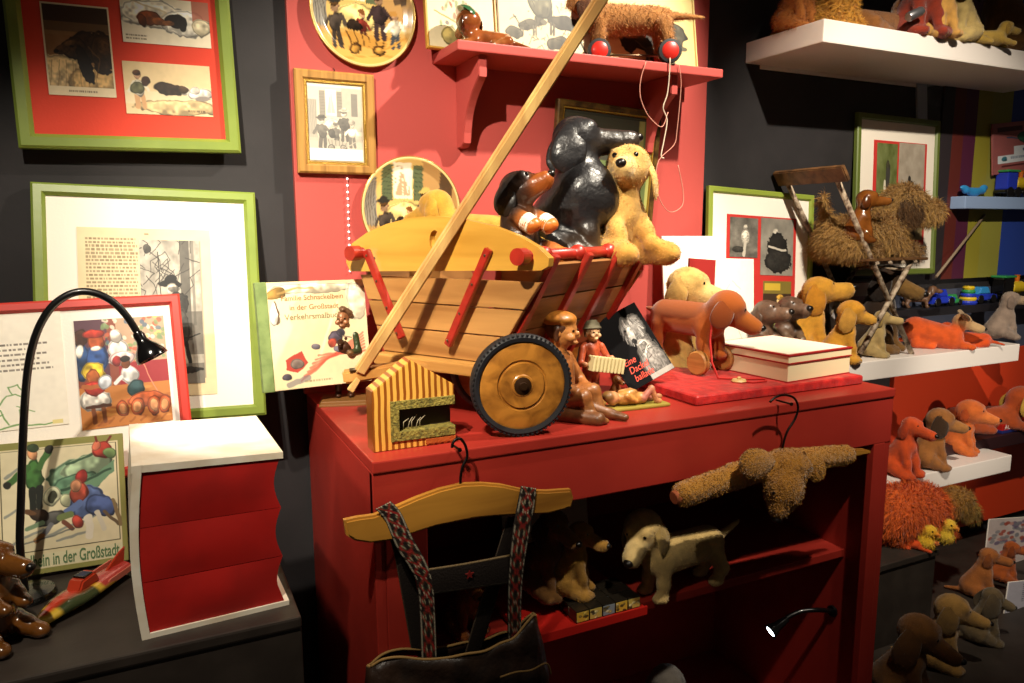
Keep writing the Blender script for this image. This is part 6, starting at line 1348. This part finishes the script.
blob('hull', [C_((-.05, 0, .022), (.05, 0, .022), .012, .012, '#2e86c4'), E_((-.06, 0, .032), (.02, .008, .01), '#2e86c4'), E_((.06, 0, .034), (.02, .008, .012), '#2e86c4'), E_((0, 0, .012), (.03, .012, .012), '#2e86c4')], mat('glossy_toy', rough=.3, attr=True, coat=.3), t, k=.012, N=40)
# dark ledge with reflected toys, modelled as solids, behind the shaggy dog
tz = pt(960, 306, Y=1.78).z; tx = pt(846, 300, Y=1.78).x
lg = thing('toy_ledge', 'dark narrow ledge against the slate blue band carrying coloured toy vehicles', 'ledge', (tx, 1.78, tz)); MB().box((0, 0, -.03), (1.6, YW - 1.78 + .0, 0), bev=.003).build('board', mat('near_black_board', '#141218', rough=.5), lg)
def car(label, loc, L, m, m2, yaw=0.):
    t = thing('toy_car', label, 'toy car', loc, yaw); r = L * .13
    MB().prism([(-.5 * L, r * .7), (.5 * L, r * .7), (.5 * L, r * 1.9), (.28 * L, r * 2.2), (-.5 * L, r * 2.2)], .3 * L, M=Matrix.Translation((0, -.15 * L, 0)), bev=.004).build('body', m, t)
    MB().prism([(-.36 * L, r * 2.2), (.2 * L, r * 2.2), (.08 * L, r * 3.8), (-.26 * L, r * 3.8)], .26 * L, M=Matrix.Translation((0, -.13 * L, 0)), bev=.004).build('cabin', m2, t)
    wheels(t, [(x * L, s * .15 * L) for x in (-.3, .3) for s in (1, -1)], r, .05 * L); return t
yl2 = 1.815
for lab, px, L, m, m2 in (('green toy car on the dark ledge, under the blue toys', 953, .19, GRN, GRN), ('blue toy lorry on the dark ledge right of the shaggy dog', 940, .13, BLU, BLU), ('blue toy car on the dark ledge, furthest right of the blue ones', 982, .13, BLU, LBL)):  # the green car is a reflected toy too
    q = pt(px, 300, Y=yl2); car(lab, (q.x, yl2 + (.0 if 'green' in lab else .0), tz), L if 'green' not in lab else .085, m, m2)
q = pt(1008, 295, Y=yl2); engine('yellow and black toy engine on the dark ledge at the right edge', (q.x, yl2, tz), .15, YEL, GLB)
q = pt(918, 295, Y=yl2); dog('dog_figurine', 'small brown wooden toy animal at the left of the dark toy ledge', (q.x, yl2, tz), az(0), .09, 'stand', '#6a4a34', m=CARVED, N=36)  # toy reflected in the glass, modelled as a solid
q = pt(968, 297, Y=yl2); t = thing('stacking_rings', 'pile of blue and yellow wooden rings between toy cars on the dark ledge', 'toy', (q.x, yl2, tz))
for i in range(5): MB().lathe([(.008, 0), (.03 - .003 * i, 0), (.034 - .003 * i, .007), (.03 - .003 * i, .014), (.008, .014)], 24, M=Matrix.Translation((0, 0, .014 * i)), closed=True).build('ring', (BLU, YEL, BLU, GRN, YEL)[i], t)
st0, st1 = pt(936, 277, Y=1.80), pt(985, 215, Y=YW - .004)
o = MB().tube([(0, 0, 0), st1 - st0], .005, 10).build('wooden_stick', mat('dull_wood_stick', '#8a7660', rough=.6), None, loc=st0); tag(o, 'thin wooden stick leaning against the striped board at the right', 'stick')

# ================================================================== RUSTY CHILD'S CHAIR
RUST = mat('rusty_flaking_paint', '#b7a48c', rough=.7, var=('#4a2c18', 1., 60.), bump=(200., .6)); OLDW = mat('old_grey_brown_wood', '#7a5430', rough=.6, wood=('#4f341c', 0, 30.))
fo = pt(912, 350, Y=1.635); fo.z = ZM; ddir = Vector((1, 0, 0)); wdir = Vector((0, 1, 0))
def onp(px, py, p0=fo, n=Vector((0, 1, 0))):
    c = Vector((0, 0, CAMZ)); d = pt(px, py, D=1.) - c; return c + d * ((p0 - c).dot(n) / d.dot(n))
T1 = onp(833, 170); S0, S1 = onp(868, 262), onp(914, 257); L0, L1 = onp(911, 262), onp(860, 353)
if L1.z < ZM: L1 = L0 + (L1 - L0) * ((L0.z - ZM) / (L0.z - L1.z))
CWD = .195; wv_ = wdir * CWD
ch = thing('folding_chair', 'rusty old child\'s folding chair with wooden back rail, shaggy dog on its seat', 'chair', fo)
r_ = .0085
for off in (Vector((0, 0, 0)), wv_):
    MB().tube([T1 + off - fo, lerp(T1, fo, .5) + off - fo, off], r_, 10).build('rear_leg', RUST, ch)
    MB().tube([L0 + off - fo, L1 + off - fo], r_, 10).build('front_leg', RUST, ch)
bt = (T1 - fo).normalized(); MB().bar(T1 - wv_ * -.0 - wdir * .05 - fo + Vector((0, 0, -.012)), T1 + wv_ + wdir * .03 - fo + Vector((0, 0, -.012)), .016, .052, up=bt, bev=.003).build('back_rail', OLDW, ch)
zs = (S0.z + S1.z) / 2
for i in range(5):
    k = i / 4; c = lerp(S0, S1 + (S1 - S0) * .12, k); c.z = zs
    MB().bar(c - fo - wdir * .02, c + wv_ - fo + wdir * .02, .038, .009, bev=.002).build('seat_slat', OLDW, ch)
for off in (Vector((0, 0, 0)), wv_):
    MB().bar(Vector((S0.x, S0.y, zs - .010)) + off - fo, Vector((S1.x, S1.y, zs - .010)) + off + (S1 - S0) * .1 - fo, .012, .010, bev=.001).build('seat_rail', RUST, ch)
MB().tube([lerp(L0, L1, .08) - fo, lerp(L0, L1, .08) + wv_ - fo], .006, 8).build('cross_bar', RUST, ch)
SEAT = Vector((S0.x, S0.y, zs + .005)) 
sc_ = (lerp(S0, S1, .5) + wv_ * .5); 
fdl = 166 * mpp(sc_) / 1.75
fd = dog('furry_dog', 'large shaggy brown toy dog standing across the seat of the rusty chair', (pt(862, 240, Y=sc_.y).x, sc_.y, zs + .004), 0., fdl, 'lie', '#a07a42', '#563a1e', '#ab8448', '#8a6636', hy=-12, hp=-6, m=FURM, N=64, fur=(30000, .028, .55, .0009), hr=.19, ml=.24, mr=.11, el=.34, ew=.30, mod=dict(head=(.56, -.02, .56), neck=(.42, 0, .40), chest=(.30, 0, .23), cr=.21, rump=(-.38, 0, .20), rr=.19, tail=((-.52, 0, .25), (-.60, 0, .62))))
for o in fd.children: pass
q = pt(860, 240, Y=1.655)
sq = dog('dog_figurine', 'small shiny brown carved dog riding on the shaggy dog\'s back behind its neck', (q.x - .004, 1.672, zs + .055), az(-8), 50 * mpp(q), 'sit', '#7c4618', '#5d2e0e', '#8a5220', m=GLAZE, N=44, hr=.19, hp=0, hy=0, el=.30)

# ================================================================== DOGS ON AND ABOVE THE WHITE SHELVES
def onz(px, py, z, Y): 
    q = pt(px, py, Y=Y); return (q.x, Y, z)
GOLD = '#c98f2e'
q = onz(778, 350, ZT, 1.78)
for px, lab in ((760, 'dull brown painted papier-mache puppy standing upright behind the cream box, left of the pair'), (784, 'dull brown painted papier-mache puppy standing upright behind the cream box, right of the pair')):
    q = onz(px, 350, ZM, 1.70 if px < 770 else 1.715)
    dog('puppy_figurine', lab, (q[0], q[1], ZM), az(-62 if px < 770 else -80), 62 * mpp(q) / 1.0, 'beg', '#5d4434', '#4a3426', '#6d5240', '#66503a', hy=14, hp=8, m=CARVED, N=46, hr=.2, ml=.16, mr=.10, el=.32, ew=.22, group='pair of papier-mache puppies')
q = onz(800, 350, ZM, 1.78); dog('plush_dog', 'golden plush dog with big ears looking right, behind the brown puppies', (q[0], 1.78, ZM), az(-10), 76 * mpp(q), 'sit', GOLD, '#b87a20', '#d19a3a', hp=8, N=54, hr=.185, el=.40, ew=.26, mr=.10, ml=.2)
q = onz(836, 366, ZM, 1.655); dog('plush_dog', 'golden plush dog sitting at the left end of the white shelf, beside the cream box', (q[0], 1.655, ZM), az(-18), 58 * mpp(q), 'sit', '#c58a28', '#b98636', '#cf9838', hp=-14, N=54, hr=.2, el=.46, ew=.26, ml=.2)
q = onz(872, 362, ZM, 1.66); dog('plush_dog', 'little beige plush dog on the white shelf under the chair leg', (q[0], 1.67, ZM), az(-25), 46 * mpp(q), 'sit', '#a98f5c', '#8f7644', '#b89c66', hp=-5, N=42)
q = onz(868, 330, ZM, 1.765); dog('plush_dog', 'dark brown and tan plush dog in the shade under the rusty chair seat', (q[0], 1.765, ZM), az(-40), 84 * mpp(q), 'sit', '#2c1d12', '#1f140d', '#7a5a2c', '#6a4a22', hp=-22, N=48, el=.36, ew=.24)
q = onz(938, 350, ZM, 1.68)
dog('plush_dog', 'orange rabbit-eared plush dog lying on the white shelf right of the chair', (q[0] - .01, 1.69, ZM), az(-15), 50 * mpp(q), 'lie', '#c8501c', '#9a7c58', '#b8976a', '#d2561c', top='#b08c5c', N=52, hy=-10, hp=-18, el=.36, ew=.2, eardir=(.1, .7, .2), mod=dict(head=(.46, 0, .55), neck=(.38, 0, .38), rump=(-.36, 0, .36), rr=.25, cr=.24))  # body coloured orange to carry the glass reflection; head stays beige
q = onz(966, 350, ZM, 1.66); dog('plush_dog', 'flat orange plush puppy lying flat on the white shelf, right of the rabbit-eared one', (q[0], 1.66, ZM), az(170), 26 * mpp(q) * 1.5, 'lie', '#cc4a18', '#b23c12', '#d8602a', N=44, hp=-30)  # orange blob of the glass reflection, modelled as a puppy
q = onz(997, 345, ZM, 1.73); dog('plush_dog', 'pale grey-brown plush dog sitting at the right end of the white shelf', (q[0], 1.73, ZM), az(-5), 46 * mpp(q), 'sit', '#8f7c6e', '#7c6a5e', '#a58b6c', hp=0, N=44)
# top shelf
q = pt(780, 34, X=1.76); dog('plush_dog', 'rust brown plush terrier at the left end of the top white shelf', (1.765, 1.73, ZU), az(-60), 66 * mpp(q), 'sit', '#a5622a', '#7d4418', N=44, m=FURM, fur=(5000, .012, .4, .0007))
def top(px, Y, s, *a, **k):
    q = pt(px, 20, Y=Y); kw = dict(N=48); kw.update(k); lab, yaw, pose, coat = a[:4]; return dog('plush_dog', lab, (q.x, Y, ZU), az(yaw), s * mpp(q), pose, coat, *a[4:], **kw)
top(832, 1.67, 70, 'long-haired golden plush dog sitting above the corner of the top white shelf', -70, 'sit', '#b5802f', '#a06c22', m=FURM, fur=(11000, .022, .5, .0008))
top(880, 1.67, 74, 'brown plush dog curled up on the top white shelf left of the red one', 30, 'lie', '#7d4e22', '#5d3416', hy=60)
rd_ = top(914, 1.64, 86, 'dark red plush dog with a silver can on the top white shelf', -80, 'sit', '#7c2a18', '#5d1e10')
cq = pt(915, 14, Y=1.56); cn = thing('metal_can', 'small silver can held in front of the dark red dog on the top shelf', 'can', cq, (0, math.radians(65), az(15))); cm_ = mat('brushed_aluminium', '#a8a8ac', rough=.3, metal=.9)
cz = MB().lathe([(0, -.026), (.012, -.026), (.014, -.023), (.014, .021), (.012, .026), (.010, .0245), (0, .0245)], 28).build('can_body', cm_, cn, smooth=40)
top(938, 1.595, 58, 'small tan plush puppy with floppy ears at the front of the top white shelf', -80, 'sit', '#b98a44', '#8f5f26', '#d2a868', hp=0, el=.32)
top(965, 1.60, 62, 'pale tan plush dog with dark strap on the top white shelf', 200, 'sit', '#b39a60', '#937a44', collar='#2a1c12', hy=60)
top(1012, 1.68, 96, 'big brown plush dog at the right end of the top white shelf', 160, 'sit', '#6d4a20', '#543616', hy=60, N=52)
top(989, 1.575, 40, 'yellowish plush toy dog lying low at the right of the top white shelf', 10, 'lie', '#a8883a', '#8a6c2a')

# ================================================================== LOW SHELVES AT THE RIGHT
q = onz(990, 432, 0, 1.80); zq_ = pt(985, 430, Y=1.78).z
ml_ = thing('display_ledge', 'dark ledge on the orange board carrying the reclining tan dog', 'ledge', (pt(940, 430, Y=1.7).x, 1.70, zq_)); MB().box((0, 0, -.05), (1.1, YW - 1.70, 0), bev=.003).build('board', mat('dark_wine_board', '#2a1014', rough=.5), ml_)
qd = pt(985, 420, Y=1.775); dog('plush_dog', 'tan long-bodied plush dog lying against the orange board at the right edge', (qd.x + .02, 1.775, zq_), az(4), 66 * mpp(qd), 'lie', '#a8481c', '#b8923a', '#c07a30', N=56, hp=-20, hr=.22, el=.36, ew=.3, eye=.035, mod=dict(head=(.52, 0, .46), rump=(-.55, 0, .2)))  # the orange board stands for the glass reflection
qd = pt(1004, 432, Y=1.72); M, w, h = corners(qd + Vector((-.03, 0, .034)), qd + Vector((.30, 0, .034)), qd + Vector((-.03, -.0, 0)))
pbk = thing('toy_box', 'long red toy box with white lettering before the tan dog', 'box', (qd.x - .02, 1.715, zq_)); MB().box((0, 0, 0), (.33, .04, .036), bev=.003).build('carton', mat('red_carton', '#a81c14', rough=.4), pbk); MB().box((-.002, -.002, .0), (.332, .042, .012), bev=.002).build('blue_base', mat('dark_blue_carton', '#1f2a6a', rough=.4), pbk)
words('ACROBAT', .026, mat('white_ink', '#e8dcd4', rough=.5), pbk, .012, .0155, -.001, sx=1.05)
# low white shelf
qd = pt(962, 446, Y=1.70); dog('plush_dog', 'small orange plush dog at the back of the low white shelf', (qd.x, 1.72, ZL), az(-40), 50 * mpp(qd), 'sit', '#c8642a', '#b04a1c', '#d8783a', N=44, hr=.24)  # orange reflection painted into the coat
qd = pt(930, 446, Y=1.64); dog('plush_dog', 'brown plush dog with dark ears looking right on the low white shelf', (qd.x, 1.655, ZL), az(-12), 58 * mpp(qd), 'sit', '#8f5a2a', '#33200f', '#a06a34', N=50, hp=-14, hr=.2, el=.42, ew=.28)
qd = pt(902, 446, Y=1.64); dog('plush_dog', 'orange plush dog at the left end of the low white shelf next to the cabinet', (qd.x, 1.65, ZL), az(-60), 60 * mpp(qd), 'sit', '#c2481a', '#a83812', N=44)  # coat colour holds the orange of the reflection
# dark steps below
YU = 1.40; zs1 = pt(935, 543, Y=YU + .08).z; x0_ = 1.74
stp = thing('display_step', 'dark upper display step right of the cabinet holding the big shaggy orange dog', 'plinth', (x0_, YU + .05, 0)); MB().box((0, 0, 0), (2.22 - x0_, YW - YU - .05, zs1 - .02), bev=.003).build('body', BLACKP, stp); MB().box((-.006, -.008, zs1 - .02), (2.226 - x0_, YW - YU - .05, zs1), bev=.003).build('top_board', BLACKP, stp)
qd = pt(928, 530, Y=YU + .10); dog('furry_dog', 'big shaggy orange and olive toy dog curled on the dark upper step', (qd.x - .02, YU + .15, zs1), az(20), 104 * mpp(qd) / 1.5, 'lie', '#c4571c', '#7a5a24', '#8f7030', '#b8501c', top='#8a6c2c', m=FURM, N=60, fur=(16000, .026, .5, .0009), hp=-26, hr=.2, mod=dict(rump=(-.36, 0, .42), rr=.38, chest=(.16, 0, .42), cr=.36, head=(.78, -.1, .46), neck=(.42, 0, .40), tail=None))  # orange part of the coat is reflected colour painted in
for i, (px, dy, c, lab) in enumerate(((936, 0, '#e0b42c', 'small yellow chick toy in front of the shaggy orange dog, left of two'), (956, .006, '#e6c03a', 'small yellow chick toy in front of the shaggy orange dog, right of two'))):
    q = pt(px, 530, Y=YU + .03); t = thing('chick_toy', lab, 'toy chick', (q.x, YU + .062 + dy, zs1), az(-60)); blob('body', [E_((0, 0, .03), (.03, .024, .03), c), E_((.012, 0, .066), (.021, .02, .02), c), C_((-.02, 0, .035), (-.045, 0, .05), .012, .005, c), E_((.036, 0, .064), (.010, .006, .005), '#d8701c')], PLUSH, t, k=.01, N=36, fur=(900, .008, .3, .0008))
    for sg in (1, -1): MB().ball((.027, sg * .012, .072), .003, n=8).build('eye', GLASSEYE, t)
qd = pt(974, 536, Y=YU + .03); dog('plush_dog', 'orange plush puppy lying at the front right of the dark upper step', (min(qd.x, 2.15), YU + .09, zs1), az(-30), .085, 'lie', '#d8501c', '#c0400f', '#e07a3a', N=44)  # painted in the orange of the glass reflection
# lower steps with the dim dogs
ZD, ZD2 = .2, .215
stq = thing('display_step', 'dark lowest display step at bottom right under the dim brown dogs', 'plinth', (1.70, 1.12, 0)); MB().box((0, 0, 0), (1.3, .318, ZD - .02), bev=.003).build('body', BLACKP, stq); MB().box((-.004, -.006, ZD - .02), (1.304, .314, ZD), bev=.003).build('top_board', BLACKP, stq)
st3 = thing('display_step', 'small dark middle step at the right edge carrying two puppies and the leaflets', 'plinth', (2.24, 1.44, ZD - .2)); MB().box((0, 0, 0), (.9, YW - 1.44, ZD2 - .015), bev=.003).build('body', BLACKP, st3); MB().box((-.004, -.004, ZD2 - .015), (.904, YW - 1.44, ZD2), bev=.002).build('top_board', BLACKP, st3)
def low(px, py, Y, *a, z=None, **k):
    z = ZD if z is None else z
    q = pt(px, py, Y=Y); s = (q.z - z) / 1.03; lab, yaw, pose, coat = a[:4]; kw = dict(N=54); kw.update(k); return dog('plush_dog', lab, (q.x, Y, z), az(yaw), s, pose, coat, *a[4:], **kw)
low(902, 612, 1.25, 'brown long-eared plush dog at the bottom right, nearest the red cabinet', -40, 'sit', '#7d5228', '#64401e', '#704824', hp=-20, el=.5, ew=.26, hr=.2)
low(938, 594, 1.31, 'mid-brown plush dog with pale ribbon at the bottom right, middle of the dim group', -25, 'sit', '#8f6a34', '#6d5026', '#9a743a', hp=-12, el=.42, ew=.26, hr=.2, collar='#7a6a58')
low(982, 586, 1.33, 'dark drooping plush dog at the bottom right edge of the dim group', -10, 'sit', '#5d4c32', '#4a3c28', '#685638', hp=-25, el=.46, ew=.3)
low(979, 546, 1.50, 'reddish brown plush puppy above the dim dogs, left of two by the leaflets', -20, 'sit', '#9a5a28', '#7a4018', z=ZD2, hp=-8)
low(1004, 540, 1.53, 'orange brown plush puppy above the dim dogs beside the printed leaflet', -15, 'sit', '#a8521f', '#7d3812', z=ZD2, hp=-8)
# leaflets
def leaflet(label, TL, TR, BL, Y1, Y0_, pic):
    M, w, h = corners(pt(*TL, Y=Y1), pt(*TR, Y=Y1), pt(*BL, Y=Y0_)); z_ = ZD2 if M.translation.z > ZD2 - .04 else ZD; h += M.translation.z - z_; M.translation.z = z_ + .001; t = thing('leaflet', label, 'leaflet', mtx=M); MB().box((0, 0, 0), (w, .003, h)).build('card', WC, t); pic.put('print', .001, .001, w - .002, h - .002, -.0013, t)
p = Pic('#d8c8c4', 90, .9).noise(.12, 6, 3); R = np.random.default_rng(6)
for i in range(60): p.ell(.05 + .5 * R.random(), .05 + .4 * R.random(), .03, .03, ('#a84838', '#6a5a7a', '#c89088', '#8a8a90')[R.integers(4)], 0, .8)
p.line([(.2, .6), (.9, .5)], .04, '#c8605a')
leaflet('printed leaflet with a red and mauve crowd picture at the right edge', (984, 519), (1060, 514), (986, 600), 1.61, 1.59, p)
p = Pic('#c4c0cc', 90, .8); p.text(.25, .1, .9, .7, 9, '#5a5a6a', 4)
leaflet('pale grey leaflet of printed text at the lower right edge', (1003, 580), (1060, 574), (1005, 690), 1.41, 1.39, p)

# ================================================================== LIGHT
def spot(name, loc, target, power, size, col=(1, .89, .72), blend=.5, rad=.02):
    d = bpy.data.lights.new(name, 'SPOT'); d.energy = power; d.spot_size = math.radians(size); d.spot_blend = blend; d.color = col; d.shadow_soft_size = rad
    o = bpy.data.objects.new(name, d); COL.objects.link(o); o.location = loc; o.rotation_euler = (Vector(target) - Vector(loc)).to_track_quat('-Z', 'Y').to_euler(); return o
spot('ceiling_spot', (-.40, .30, 2.6), (.50, 1.60, 1.50), 270, 44, blend=.8)
spot('ceiling_spot', (1.5, 1.0, 2.75), (.85, 1.85, 1.6), 175, 64, blend=.6)
spot('ceiling_spot', (-.30, .40, 2.7), (-.02, 1.55, 1.2), 120, 46, blend=.6)
spot('ceiling_spot', (1.15, .35, 2.6), (1.25, 1.5, 1.18), 135, 48, blend=.9)
spot('wall_spot', (2.35, .30, 1.22), (2.66, 1.85, .90), 40, 42, col=(1, .88, .72), blend=.8)  # added lamp out of view, brightens the board standing for the orange reflection
spot('ceiling_spot', (1.3, .35, 2.75), (2.3, 1.70, 1.22), 240, 54, blend=.7)
spot('lamp_light', LAMP_HEAD, LAMP_HEAD + LAMP_DIR, 3.5, 95, rad=.012)
spot('led_light', LED_P, LED_P + LED_D, .25, 90, col=(.85, .93, 1.), rad=.01)
w_ = bpy.data.worlds.new('world'); scene.world = w_; w_.use_nodes = True; w_.node_tree.nodes['Background'].inputs[0].default_value = (1., .82, .66, 1); w_.node_tree.nodes['Background'].inputs[1].default_value = .03
scene.view_settings.view_transform = 'Standard'; scene.view_settings.look = 'None'; scene.view_settings.gamma = 1.0; scene.view_settings.exposure = 0.; scene.view_settings.use_curve_mapping = False
